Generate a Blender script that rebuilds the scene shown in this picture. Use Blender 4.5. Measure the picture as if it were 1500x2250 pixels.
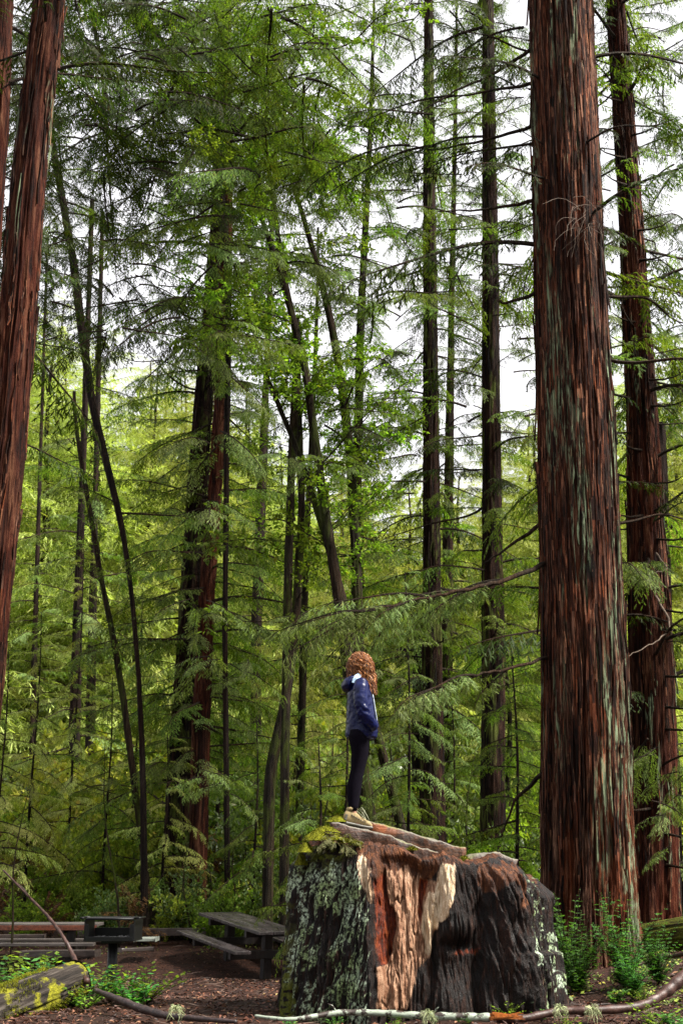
import bpy, bmesh, math, random
import numpy as np
from mathutils import Vector, Matrix, Euler

random.seed(7)
RNG = np.random.default_rng(7)
for o in list(bpy.data.objects):
    bpy.data.objects.remove(o)
SC = bpy.context.scene
COL = SC.collection
R = math.radians

# ------------------------------------------------------------------ camera, world, sun, exposure
FPX, PW, PH = 2900.0, 1500.0, 2250.0
EYE = 1.25
PITCH = math.atan((1900.0 - 1125.0) / FPX)
cam_data = bpy.data.cameras.new('camera')
cam = bpy.data.objects.new('camera', cam_data)
COL.objects.link(cam)
cam.location = (0, 0, EYE)
cam.rotation_euler = (math.pi / 2 + PITCH, 0, 0)
cam_data.sensor_fit = 'VERTICAL'
cam_data.sensor_height = 36.0
cam_data.lens = FPX / PH * 36.0
cam_data.clip_start = 0.1
cam_data.clip_end = 2000
cam_data.dof.use_dof = True
cam_data.dof.focus_distance = 12.9
cam_data.dof.aperture_fstop = 4.5
SC.camera = cam
SC.render.resolution_x, SC.render.resolution_y = 682, 1024

SUN_EL, SUN_AZ = R(52), R(108)      # high, hazy, slightly from the left front
world = bpy.data.worlds.new('World')
SC.world = world
world.use_nodes = True
wn, wl = world.node_tree.nodes, world.node_tree.links
wn.clear()
w_out = wn.new('ShaderNodeOutputWorld')
w_bg = wn.new('ShaderNodeBackground')
sky = wn.new('ShaderNodeTexSky')
sky.sky_type = 'NISHITA'
sky.sun_disc = False
sky.sun_elevation = SUN_EL
sky.sun_rotation = SUN_AZ
sky.air_density = 1.0
sky.dust_density = 3.0
w_mix = wn.new('ShaderNodeMixRGB')            # a closed deck of white cloud over that sky
w_mix.inputs[0].default_value = 0.9
w_tc = wn.new('ShaderNodeTexCoord')
w_noise = wn.new('ShaderNodeTexNoise')
w_noise.inputs['Scale'].default_value = 1.6
w_noise.inputs['Detail'].default_value = 3
w_ramp = wn.new('ShaderNodeValToRGB')
w_ramp.color_ramp.elements[0].position = 0.3
w_ramp.color_ramp.elements[0].color = (9.6, 9.7, 10.1, 1)
w_ramp.color_ramp.elements[1].position = 0.7
w_ramp.color_ramp.elements[1].color = (10.6, 10.4, 10.7, 1)
wl.new(w_tc.outputs['Generated'], w_noise.inputs['Vector'])
wl.new(w_noise.outputs['Fac'], w_ramp.inputs['Fac'])
wl.new(sky.outputs['Color'], w_mix.inputs[1])
wl.new(w_ramp.outputs['Color'], w_mix.inputs[2])
wl.new(w_mix.outputs['Color'], w_bg.inputs['Color'])
w_bg.inputs['Strength'].default_value = 0.055
wl.new(w_bg.outputs['Background'], w_out.inputs['Surface'])

sun_data = bpy.data.lights.new('sun', 'SUN')
sun_data.energy = 5.0
sun_data.angle = R(12)
sun_data.color = (1.0, 0.95, 0.86)
sun = bpy.data.objects.new('sun', sun_data)
COL.objects.link(sun)
_sd = Vector((math.sin(SUN_AZ) * math.cos(SUN_EL), math.cos(SUN_AZ) * math.cos(SUN_EL), math.sin(SUN_EL)))
sun.rotation_euler = _sd.to_track_quat('Z', 'Y').to_euler()

SC.view_settings.view_transform = 'Standard'
SC.view_settings.look = 'None'
SC.view_settings.exposure = 1.42
SC.view_settings.gamma = 1.0
SC.view_settings.use_curve_mapping = False
SC.render.engine = 'CYCLES'
SC.cycles.max_bounces = 10
SC.cycles.diffuse_bounces = 6
SC.cycles.glossy_bounces = 2
SC.cycles.transmission_bounces = 4
SC.cycles.use_denoising = True
SC.cycles.denoising_prefilter = 'NONE'
SC.cycles.denoising_input_passes = 'RGB_ALBEDO_NORMAL'

# ------------------------------------------------------------------ helpers
CP, SP = math.cos(PITCH), math.sin(PITCH)


def P(px, py, Y):
    """the place at distance Y (metres north of the camera) seen at photo pixel px, py"""
    a, b = (px - 750.0) / FPX, (1125.0 - py) / FPX
    d = Vector((a, CP - b * SP, SP + b * CP))
    k = Y / d.y
    return Vector((d.x * k, Y, EYE + d.z * k))


def proj(v):
    """(n,3) points -> photo pixels"""
    v = np.asarray(v, float)
    x, y, z = v[..., 0], v[..., 1], v[..., 2] - EYE
    f = y * CP + z * SP
    f = np.where(f < 0.05, 0.05, f)
    u = -y * SP + z * CP
    return 750 + FPX * x / f, 1125 - FPX * u / f


def _h(ix, iy, iz, seed):
    n = (ix * 374761393 + iy * 668265263 + iz * 2147483647 + seed * 144665) & 0xFFFFFFFF
    n = (n ^ (n >> 13)) * 1274126177 & 0xFFFFFFFF
    n = (n ^ (n >> 16)) * 2246822519 & 0xFFFFFFFF
    return ((n ^ (n >> 13)) & 0xFFFFFF) / float(0xFFFFFF)


def vnoise(x, y, z=0.0, seed=0):
    x, y, z = np.broadcast_arrays(np.asarray(x, float), np.asarray(y, float), np.asarray(z, float))
    fx, fy, fz = np.floor(x), np.floor(y), np.floor(z)
    ix, iy, iz = fx.astype(np.int64), fy.astype(np.int64), fz.astype(np.int64)
    u, v, w = x - fx, y - fy, z - fz
    u, v, w = u * u * (3 - 2 * u), v * v * (3 - 2 * v), w * w * (3 - 2 * w)
    r = 0
    for dx in (0, 1):
        for dy in (0, 1):
            for dz in (0, 1):
                r = r + _h(ix + dx, iy + dy, iz + dz, seed) * (u if dx else 1 - u) * (v if dy else 1 - v) * (w if dz else 1 - w)
    return r * 2 - 1


def fbm(x, y, z=0.0, seed=0, oct=4, gain=0.5):
    x, y, z = np.asarray(x, float), np.asarray(y, float), np.asarray(z, float)
    r, a, f = 0, 1.0, 1.0
    for i in range(oct):
        r = r + a * vnoise(x * f, y * f, z * f, seed + i * 17)
        a *= gain
        f *= 2.03
    return r


def sstep(a, b, x):
    t = np.clip((np.asarray(x, float) - a) / (b - a), 0, 1)
    return t * t * (3 - 2 * t)


def mesh_np(name, verts, faces, mats=(), mat_idx=None, smooth=True, attrs=None):
    """faces: (n,k) int array, or list of such arrays"""
    me = bpy.data.meshes.new(name)
    verts = np.asarray(verts, np.float32).reshape(-1, 3)
    if not isinstance(faces, (list, tuple)):
        faces = [faces]
    faces = [np.asarray(f, np.int32) for f in faces if len(f)]
    tot = sum(f.size for f in faces)
    nf = sum(len(f) for f in faces)
    me.vertices.add(len(verts))
    me.vertices.foreach_set('co', verts.ravel())
    me.loops.add(tot)
    me.loops.foreach_set('vertex_index', np.concatenate([f.ravel() for f in faces]))
    me.polygons.add(nf)
    lt = np.concatenate([np.full(len(f), f.shape[1], np.int32) for f in faces])
    ls = np.concatenate([[0], np.cumsum(lt)[:-1]]).astype(np.int32)
    me.polygons.foreach_set('loop_start', ls)
    try:
        me.polygons.foreach_set('loop_total', lt)
    except Exception:
        pass
    for m in mats:
        me.materials.append(m)
    if mat_idx is not None:
        me.polygons.foreach_set('material_index', np.asarray(mat_idx, np.int32))
    me.polygons.foreach_set('use_smooth', np.full(nf, bool(smooth)))
    me.update(calc_edges=True)
    me.validate()
    if attrs:
        for k, a in attrs.items():
            at = me.color_attributes.new(k, 'FLOAT_COLOR', 'POINT')
            a = np.asarray(a, np.float32)
            buf = np.ones((len(verts), 4), np.float32)
            buf[:, :a.shape[1]] = a
            at.data.foreach_set('color', buf.ravel())
    return me


def link(name, me, parent=None, loc=(0, 0, 0), rot=(0, 0, 0), scale=None):
    o = bpy.data.objects.new(name, me)
    COL.objects.link(o)
    o.location = loc
    o.rotation_euler = rot
    if scale is not None:
        o.scale = (scale,) * 3 if np.isscalar(scale) else scale
    if parent is not None:
        o.parent = parent
    return o


def tag(o, label=None, cat=None, group=None, kind=None):
    if label: o['label'] = label
    if cat: o['category'] = cat
    if group: o['group'] = group
    if kind: o['kind'] = kind
    return o


def empty(name, loc, label=None, cat=None, group=None, parent=None, rz=0.0):
    o = link(name, None, parent, loc, (0, 0, rz))
    o.empty_display_size = 0.2
    return tag(o, label, cat, group)


class MB:
    """collects triangles / quads in python lists, one mesh at the end"""
    def __init__(s):
        s.v, s.q, s.t, s.qm, s.tm = [], [], [], [], []

    def quad(s, a, b, c, d, m=0):
        i = len(s.v); s.v += [tuple(a), tuple(b), tuple(c), tuple(d)]
        s.q.append((i, i + 1, i + 2, i + 3)); s.qm.append(m)

    def tri(s, a, b, c, m=0):
        i = len(s.v); s.v += [tuple(a), tuple(b), tuple(c)]
        s.t.append((i, i + 1, i + 2)); s.tm.append(m)

    def box(s, c, size, rot=None, m=0, jit=0.0):
        M = Matrix.Identity(3) if rot is None else Euler(rot).to_matrix()
        c = Vector(c); i = len(s.v)
        for dx in (-.5, .5):
            for dy in (-.5, .5):
                for dz in (-.5, .5):
                    s.v.append(tuple(c + M @ Vector((dx * size[0] + random.uniform(-jit, jit), dy * size[1] + random.uniform(-jit, jit), dz * size[2] + random.uniform(-jit, jit)))))
        for f in ((0, 1, 3, 2), (4, 6, 7, 5), (0, 4, 5, 1), (2, 3, 7, 6), (0, 2, 6, 4), (1, 5, 7, 3)):
            s.q.append(tuple(i + k for k in f)); s.qm.append(m)

    def tube(s, pts, rad, n=5, m=0, cap=True):
        pts = [Vector(p) for p in pts]
        if np.isscalar(rad): rad = [rad] * len(pts)
        i0 = len(s.v); a = None
        for k, p in enumerate(pts):
            t = (pts[min(k + 1, len(pts) - 1)] - pts[max(k - 1, 0)])
            if t.length < 1e-9: t = Vector((0, 0, 1))
            t.normalize()
            if a is None: a = t.orthogonal()
            a = (a - t * a.dot(t))
            a = a.normalized() if a.length > 1e-6 else t.orthogonal().normalized()
            b = t.cross(a)
            for j in range(n):
                an = 2 * math.pi * j / n
                s.v.append(tuple(p + (a * math.cos(an) + b * math.sin(an)) * rad[k]))
        for k in range(len(pts) - 1):
            for j in range(n):
                s.q.append((i0 + k * n + j, i0 + k * n + (j + 1) % n, i0 + (k + 1) * n + (j + 1) % n, i0 + (k + 1) * n + j)); s.qm.append(m)
        if cap:
            for base, sgn in ((i0, 1), (i0 + (len(pts) - 1) * n, -1)):
                for j in range(1, n - 1):
                    f = (base, base + j, base + j + 1)
                    s.t.append(f if sgn < 0 else f[::-1]); s.tm.append(m)

    def mesh(s, name, mats, smooth=False):
        fs, mi = [], []
        if s.q: fs.append(np.array(s.q)); mi += s.qm
        if s.t: fs.append(np.array(s.t)); mi += s.tm
        return mesh_np(name, np.array(s.v), fs, mats, mi, smooth)

    def build(s, name, mats, parent=None, loc=(0, 0, 0), smooth=False, bevel=0.0, **kw):
        if not isinstance(mats, (list, tuple)): mats = [mats]
        o = link(name, s.mesh(name, mats, smooth), parent, loc, **kw)
        if bevel:
            b = o.modifiers.new('bevel', 'BEVEL'); b.width = bevel; b.segments = 2
        return o


# ------------------------------------------------------------------ materials
def nmat(name):
    m = bpy.data.materials.new(name); m.use_nodes = True
    nt = m.node_tree; nt.nodes.clear()
    return m, nt.nodes, nt.links


def N(nodes, t, **kw):
    n = nodes.new(t)
    for k, v in kw.items():
        if hasattr(n, k): setattr(n, k, v)
    return n


def noise_node(nodes, links, vec, scale, detail=4, rough=0.55, vscale=None, dist=0.0):
    if vscale is not None:
        mp = nodes.new('ShaderNodeMapping'); mp.inputs['Scale'].default_value = vscale
        links.new(vec, mp.inputs['Vector']); vec = mp.outputs['Vector']
    n = nodes.new('ShaderNodeTexNoise')
    n.inputs['Scale'].default_value = scale
    n.inputs['Detail'].default_value = detail
    n.inputs['Roughness'].default_value = rough
    n.inputs['Distortion'].default_value = dist
    links.new(vec, n.inputs['Vector'])
    return n.outputs['Fac']


def ramp(nodes, links, fac, stops, interp='LINEAR'):
    r = nodes.new('ShaderNodeValToRGB'); cr = r.color_ramp; cr.interpolation = interp
    while len(cr.elements) > 1: cr.elements.remove(cr.elements[-1])
    cr.elements[0].position = stops[0][0]
    for i, (p, c) in enumerate(stops):
        e = cr.elements[0] if i == 0 else cr.elements.new(p)
        if np.isscalar(c): c = (c, c, c)
        e.color = (*c[:3], 1)
    links.new(fac, r.inputs['Fac'])
    return r.outputs['Color']


def mixc(nodes, links, fac, a, b, mode='MIX'):
    n = nodes.new('ShaderNodeMixRGB'); n.blend_type = mode
    for i, v in enumerate((fac, a, b)):
        if isinstance(v, bpy.types.NodeSocket): links.new(v, n.inputs[i])
        elif i == 0: n.inputs[0].default_value = v
        else: n.inputs[i].default_value = (*v[:3], 1)
    return n.outputs['Color']


def mth(nodes, links, op, a, b=None, clamp=False):
    n = nodes.new('ShaderNodeMath'); n.operation = op; n.use_clamp = clamp
    for i, v in enumerate((a, b)):
        if v is None: continue
        if isinstance(v, bpy.types.NodeSocket): links.new(v, n.inputs[i])
        else: n.inputs[i].default_value = v
    return n.outputs[0]


def finish(m, nodes, links, color, rough=0.8, bump=None, bump_s=0.5, bump_d=0.02, spec=0.3, metal=0.0, normal=None, coat=0.0):
    b = nodes.new('ShaderNodeBsdfPrincipled'); o = nodes.new('ShaderNodeOutputMaterial')
    if isinstance(color, bpy.types.NodeSocket): links.new(color, b.inputs['Base Color'])
    else: b.inputs['Base Color'].default_value = (*color[:3], 1)
    if isinstance(rough, bpy.types.NodeSocket): links.new(rough, b.inputs['Roughness'])
    else: b.inputs['Roughness'].default_value = rough
    b.inputs['Specular IOR Level'].default_value = spec
    b.inputs['Metallic'].default_value = metal
    b.inputs['Coat Weight'].default_value = coat
    if bump is not None:
        bp = nodes.new('ShaderNodeBump'); bp.inputs['Strength'].default_value = bump_s
        bp.inputs['Distance'].default_value = bump_d
        links.new(bump, bp.inputs['Height']); links.new(bp.outputs['Normal'], b.inputs['Normal'])
    links.new(b.outputs[0], o.inputs['Surface'])
    return m


def leaf_mat(name, ca, cb, cc, trans=0.4, rough=0.55, spec=0.13, tcol=None):
    """needles / leaves: a sheet that also lets light through"""
    m, n, l = nmat(name)
    geo = n.new('ShaderNodeNewGeometry'); oi = n.new('ShaderNodeObjectInfo')
    c = ramp(n, l, geo.outputs['Random Per Island'], [(0.0, tuple(.6 * x for x in ca)), (0.35, ca), (0.75, cb), (0.93, tuple(1.45 * x for x in cb)), (1.0, cc)])
    tc = n.new('ShaderNodeTexCoord')
    nz = noise_node(n, l, tc.outputs['Object'], 2.2, 2)
    c = mixc(n, l, mth(n, l, 'MULTIPLY', nz, 0.6), c, tuple(0.55 * x for x in ca))
    hs = n.new('ShaderNodeHueSaturation')
    l.new(c, hs.inputs['Color'])
    l.new(mth(n, l, 'MULTIPLY_ADD', oi.outputs['Random'], 0.04), hs.inputs['Hue'])
    hs.inputs['Hue'].default_value = 0.5
    n_h = hs.inputs['Hue'].links[0].from_node; n_h.inputs[2].default_value = 0.48
    n_v = n.new('ShaderNodeMath'); n_v.operation = 'MULTIPLY_ADD'
    l.new(oi.outputs['Random'], n_v.inputs[0]); n_v.inputs[1].default_value = 0.5; n_v.inputs[2].default_value = 0.75
    l.new(n_v.outputs[0], hs.inputs['Value'])
    c = hs.outputs['Color']
    p = n.new('ShaderNodeBsdfPrincipled'); p.inputs['Roughness'].default_value = rough
    p.inputs['Specular IOR Level'].default_value = spec
    l.new(c, p.inputs['Base Color'])
    t = n.new('ShaderNodeBsdfTranslucent')
    l.new(mixc(n, l, 1.0, c, tcol or (1.5, 1.65, 0.55), 'MULTIPLY'), t.inputs['Color'])
    mx = n.new('ShaderNodeMixShader'); mx.inputs[0].default_value = trans
    l.new(p.outputs[0], mx.inputs[1]); l.new(t.outputs[0], mx.inputs[2])
    o = n.new('ShaderNodeOutputMaterial'); l.new(mx.outputs[0], o.inputs['Surface'])
    return m


def bark_mat(name, dark, mid, light, lichen=0.0, moss=0.0, fine=1.0, red=None, mosscol=(0.09, 0.11, 0.015), mossv=0.7):
    m, n, l = nmat(name)
    tc = n.new('ShaderNodeTexCoord').outputs['Object']
    a = noise_node(n, l, tc, 1.0, 8, 0.68, (9 * fine, 9 * fine, 0.75), 1.1)
    b = noise_node(n, l, tc, 1.0, 3, 0.5, (2.2, 2.2, 0.35), 0.4)
    f = noise_node(n, l, tc, 1.0, 5, 0.6, (55 * fine, 55 * fine, 2.2))
    s = mth(n, l, 'ADD', mth(n, l, 'MULTIPLY', a, 0.7), mth(n, l, 'MULTIPLY', f, 0.3))
    c1 = ramp(n, l, s, [(0.41, dark), (0.51, mid), (0.63, light)])
    r2 = red or tuple(x * y for x, y in zip(mid, (1.9, 1.3, 0.9)))
    c2 = ramp(n, l, s, [(0.41, dark), (0.52, r2), (0.66, tuple(min(1, x * 1.1) for x in light))])
    c = mixc(n, l, ramp(n, l, b, [(0.42, 0), (0.6, 1)]), c1, c2)
    if lichen > 0:
        la = noise_node(n, l, tc, 1.0, 6, 0.7, (16, 16, 1.6), 0.5)
        lb = noise_node(n, l, tc, 1.0, 2, 0.5, (3.0, 3.0, 0.3))
        lm = mth(n, l, 'MULTIPLY', ramp(n, l, la, [(0.5, 0), (0.6, 1)]), ramp(n, l, lb, [(0.62 - lichen * 0.3, 0), (0.72 - lichen * 0.3, 1)]))
        c = mixc(n, l, mth(n, l, 'MULTIPLY', lm, 0.8), c, (0.27, 0.34, 0.21))
    if moss > 0:
        ma = noise_node(n, l, tc, 1.0, 5, 0.65, (5, 5, 0.9), 0.4)
        mm = ramp(n, l, ma, [(mossv - moss * 0.4, 0), (mossv + 0.1 - moss * 0.4, 1)])
        c = mixc(n, l, mm, c, mosscol)
    h = mth(n, l, 'ADD', mth(n, l, 'MULTIPLY', a, 1.0), mth(n, l, 'MULTIPLY', f, 0.45))
    return finish(m, n, l, c, 0.8, h, 1.0, 0.06, 0.12)


M = {}
M['needle'] = leaf_mat('redwood needles', (0.070, 0.115, 0.016), (0.18, 0.255, 0.045), (0.22, 0.16, 0.03), trans=.5)
M['needle_pale'] = leaf_mat('pale redwood needles', (0.11, 0.16, 0.045), (0.26, 0.34, 0.11), (0.20, 0.17, 0.05), trans=0.38)
M['needle_dark'] = leaf_mat('dark redwood needles', (0.022, 0.038, 0.006), (0.055, 0.085, 0.012), (0.12, 0.08, 0.02), trans=0.42)  # darker copy of the needles, backlit shade put into the colour
M['needle_far'] = leaf_mat('far needles tinted sunlit', (0.25, 0.29, 0.07), (0.50, 0.53, 0.18), (0.50, 0.44, 0.14), trans=0.45)  # lighter copy for background trees, open-sky brightness put into the colour
M['leaf'] = leaf_mat('broad green leaf', (0.10, 0.17, 0.02), (0.22, 0.32, 0.05), (0.30, 0.27, 0.03), trans=0.5)
M['leaf_yel'] = leaf_mat('yellow green leaf', (0.20, 0.23, 0.03), (0.36, 0.38, 0.06), (0.42, 0.28, 0.06), trans=0.45)
M['leaf_dk'] = leaf_mat('dark glossy leaf', (0.07, 0.11, 0.025), (0.15, 0.21, 0.06), (0.22, 0.17, 0.05), trans=0.4, rough=0.35, spec=0.5)
M['sprout'] = leaf_mat('fresh sprout needles', (0.05, 0.15, 0.035), (0.12, 0.30, 0.07), (0.22, 0.36, 0.07), trans=0.4)
M['brown_leaf'] = leaf_mat('withered brown needles', (0.09, 0.045, 0.018), (0.18, 0.09, 0.03), (0.28, 0.14, 0.04), trans=0.25, tcol=(1.2, 1.0, 0.7))
M['twig'] = bark_mat('twig bark', (0.008, 0.006, 0.004), (0.025, 0.017, 0.011), (0.07, 0.05, 0.035), fine=3)
M['bark'] = bark_mat('redwood bark', (0.004, 0.0013, 0.0009), (0.034, 0.009, 0.0045), (0.16, 0.068, 0.036))
M['bark_big'] = bark_mat('furrowed redwood bark', (0.004, 0.0016, 0.0012), (0.042, 0.015, 0.009), (0.27, 0.145, 0.092), lichen=0.28, red=(0.10, 0.022, 0.006))
M['bark_moss'] = bark_mat('mossy redwood bark', (0.002, 0.001, 0.0008), (0.010, 0.0045, 0.003), (0.05, 0.024, 0.014), moss=0.42, mosscol=(0.07, 0.085, 0.015))
M['bark_stem'] = bark_mat('mossy dark stem', (0.004, 0.003, 0.002), (0.014, 0.010, 0.006), (0.05, 0.038, 0.025), moss=0.5, mosscol=(0.035, 0.045, 0.006), fine=2)
M['bark_dark'] = bark_mat('dark wet bark', (0.003, 0.002, 0.0015), (0.010, 0.006, 0.0045), (0.035, 0.022, 0.017), fine=1.5)

def strip_mat():
    m, n, l = nmat('loose bark strips')
    tc = n.new('ShaderNodeTexCoord').outputs['Object']; geo = n.new('ShaderNodeNewGeometry')
    f = noise_node(n, l, tc, 1.0, 6, .7, (50, 50, 2.5), .6)
    c = ramp(n, l, geo.outputs['Random Per Island'], [(0, (.010, .004, .0025)), (.35, (.045, .014, .007)), (.6, (.13, .038, .014)), (.8, (.075, .042, .032)), (1, (.27, .125, .068))])
    c = mixc(n, l, ramp(n, l, f, [(.42, 1), (.6, 0)]), c, (.004, .002, .0015))
    c = mixc(n, l, ramp(n, l, f, [(.58, 0), (.75, .6)]), c, (.24, .13, .085))
    g = noise_node(n, l, tc, 1.0, 3, .5, (2.6, 2.6, .5), .5)
    c = mixc(n, l, 1.0, c, ramp(n, l, g, [(.38, .5), (.5, (1.1, .95, .9)), (.64, (2.0, 1.75, 1.6))]), 'MULTIPLY')
    la = noise_node(n, l, tc, 1.0, 6, 0.7, (18, 18, 2.0), 0.5)
    lb = noise_node(n, l, tc, 1.0, 2, 0.5, (3.4, 3.4, 0.28))
    lm = mth(n, l, 'MULTIPLY', ramp(n, l, la, [(0.5, 0), (0.58, .85)]), ramp(n, l, lb, [(0.54, 0), (0.60, 1)]))
    c = mixc(n, l, lm, c, (0.24, 0.30, 0.18))
    return finish(m, n, l, c, .8, f, 1.0, .02, .12)


M['strip'] = strip_mat()

# ------------------------------------------------------------------ ground
_yl = [-60, 0, 10, 13, 17, 23.6, 25.5, 28, 34, 50, 62, 90, 140, 260]
_zl = [0, 0, 0, 0, -0.15, -0.63, -0.40, -0.12, 0.45, 1.45, 2.2, 7.0, 19.0, 45]
_yr = [-60, 0, 10, 13, 16, 22, 28, 34, 50, 62, 90, 140, 260]
_zr = [0, 0, 0, 0.02, 0.24, 0.15, 0.15, 0.5, 1.45, 2.0, 5.5, 15.0, 38]


def ground_z(x, y):
    x, y = np.asarray(x, float), np.asarray(y, float)
    a, b = np.interp(y, _yl, _zl), np.interp(y, _yr, _zr)
    z = a + (b - a) * sstep(-0.3, 4.5, x)
    return z + 0.035 * fbm(x * 0.8, y * 0.8, 0, 3, 3) * sstep(5, 9, y) + 0.12 * fbm(x * 0.16, y * 0.16, 0, 5, 2) * sstep(26, 34, y)


def gz(x, y):
    return float(ground_z(x, y))


def make_ground():
    m, n, l = nmat('forest floor')
    tc = n.new('ShaderNodeTexCoord').outputs['Object']
    a = noise_node(n, l, tc, 9, 8, 0.7)
    b = noise_node(n, l, tc, 55, 5, 0.7)
    d = noise_node(n, l, tc, 0.7, 3)
    s = mth(n, l, 'ADD', mth(n, l, 'MULTIPLY', a, 0.5), mth(n, l, 'MULTIPLY', b, 0.5))
    c = ramp(n, l, s, [(0.38, (0.006, 0.003, 0.002)), (0.5, (0.026, 0.010, 0.006)), (0.64, (0.075, 0.028, 0.015)), (0.75, (0.13, 0.06, 0.035))])
    c = mixc(n, l, ramp(n, l, d, [(0.45, 0), (0.62, 0.5)]), c, (0.015, 0.008, 0.005))
    sep = n.new('ShaderNodeSeparateXYZ'); l.new(tc, sep.inputs[0])
    far = ramp(n, l, mth(n, l, 'DIVIDE', sep.outputs['Y'], 100), [(0.29, 0), (0.34, 1)])
    g = ramp(n, l, a, [(0.4, (0.04, 0.05, 0.012)), (0.6, (0.11, 0.11, 0.03)), (0.7, (0.16, 0.11, 0.05))])
    c = mixc(n, l, far, c, g)
    finish(m, n, l, c, 0.85, s, 0.8, 0.03, 0.2)
    xs = np.concatenate([np.linspace(-160, -14, 30, endpoint=False), np.linspace(-14, 14, 190, endpoint=False), np.linspace(14, 160, 30)])
    ys = np.concatenate([np.linspace(-60, 6, 12, endpoint=False), np.linspace(6, 34, 260, endpoint=False), np.linspace(34, 260, 90)])
    X, Y = np.meshgrid(xs, ys)
    Z = ground_z(X, Y)
    Z += np.where((Y < 34) & (abs(X) < 14) & (Y > 6), 0.010 * fbm(X * 7, Y * 7, 0, 9, 3), 0)
    nx = len(xs)
    i = np.arange(len(ys) - 1)[:, None] * nx + np.arange(nx - 1)[None]
    f = np.stack([i, i + 1, i + 1 + nx, i + nx], -1).reshape(-1, 4)
    o = link('ground', mesh_np('ground', np.stack([X, Y, Z], -1).reshape(-1, 3), f, [m]))
    tag(o, 'forest floor of red brown needle litter rising into the woods', kind='structure')
    # a grey gravel path crossing behind the undergrowth
    pm, n, l = nmat('path gravel')
    tc = n.new('ShaderNodeTexCoord').outputs['Object']
    a = noise_node(n, l, tc, 6, 8, 0.7)
    finish(pm, n, l, ramp(n, l, a, [(0.3, (0.16, 0.15, 0.15)), (0.7, (0.34, 0.32, 0.32))]), 0.9, a, 0.5)
    xs = np.linspace(-40, 40, 100); vs = []; fs = []
    for k, x in enumerate(xs):
        yc = 47 + 1.2 * math.sin(x * 0.12)
        for j, dy in enumerate((-1.6, -0.5, 0.5, 1.6)):
            vs.append((x, yc + dy, gz(x, yc + dy) + 0.05))
            if k and j:
                i = k * 4 + j
                fs.append((i - 5, i - 1, i, i - 4))
    o = link('path', mesh_np('path', vs, np.array(fs), [pm]))
    tag(o, 'pale grey gravel path beyond the undergrowth', kind='structure')


make_ground()

# ------------------------------------------------------------------ foliage meshes (shared by many boughs)


def rnd(a, b): return random.uniform(a, b)


def strip(mb, p, d, side, L, W, droop, segs=2, m=0):
    """a leafy sprig: a narrow curved blade, widest at a third"""
    prev = None
    for k in range(segs + 1):
        t = k / segs
        c = p + d * (L * t) + Vector((0, 0, -droop * L * t * t))
        w = W * (0.35 + 1.3 * t * (1.25 - t)) * (1 if k < segs else 0.25)
        a, b = c - side * w * .5, c + side * w * .5
        if prev: mb.quad(prev[0], prev[1], b, a, m)
        prev = (a, b)


def spray(mb, p, d, nrm, L, fine):
    W1, W2 = (0.014, 0.011) if fine else (0.026, 0.021)
    """flat pinnate spray of redwood foliage growing from p along d"""
    side = d.cross(nrm)
    if side.length < 1e-3: side = Vector((0, 1, 0))
    side.normalize()
    dr = rnd(0.1, 0.5)
    strip(mb, p, d, side, L, W1, dr)
    n = max(3, int(L / (0.016 if fine else 0.030)))
    for k in range(n):
        t = 0.12 + 0.75 * (k + rnd(0, .5)) / n
        s = 1 if k % 2 else -1
        q = p + d * (L * t) + Vector((0, 0, -dr * L * t * t))
        dd = (d * 0.75 + side * s * rnd(.5, .8) + Vector((0, 0, rnd(-.35, .05)))).normalized()
        ss = dd.cross(nrm).normalized()
        l2 = L * rnd(.3, .55) * (1.1 - 0.5 * t)
        strip(mb, q, dd, ss, l2, W2, rnd(.1, .5), 1 if random.random() < .5 else 2)


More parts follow.
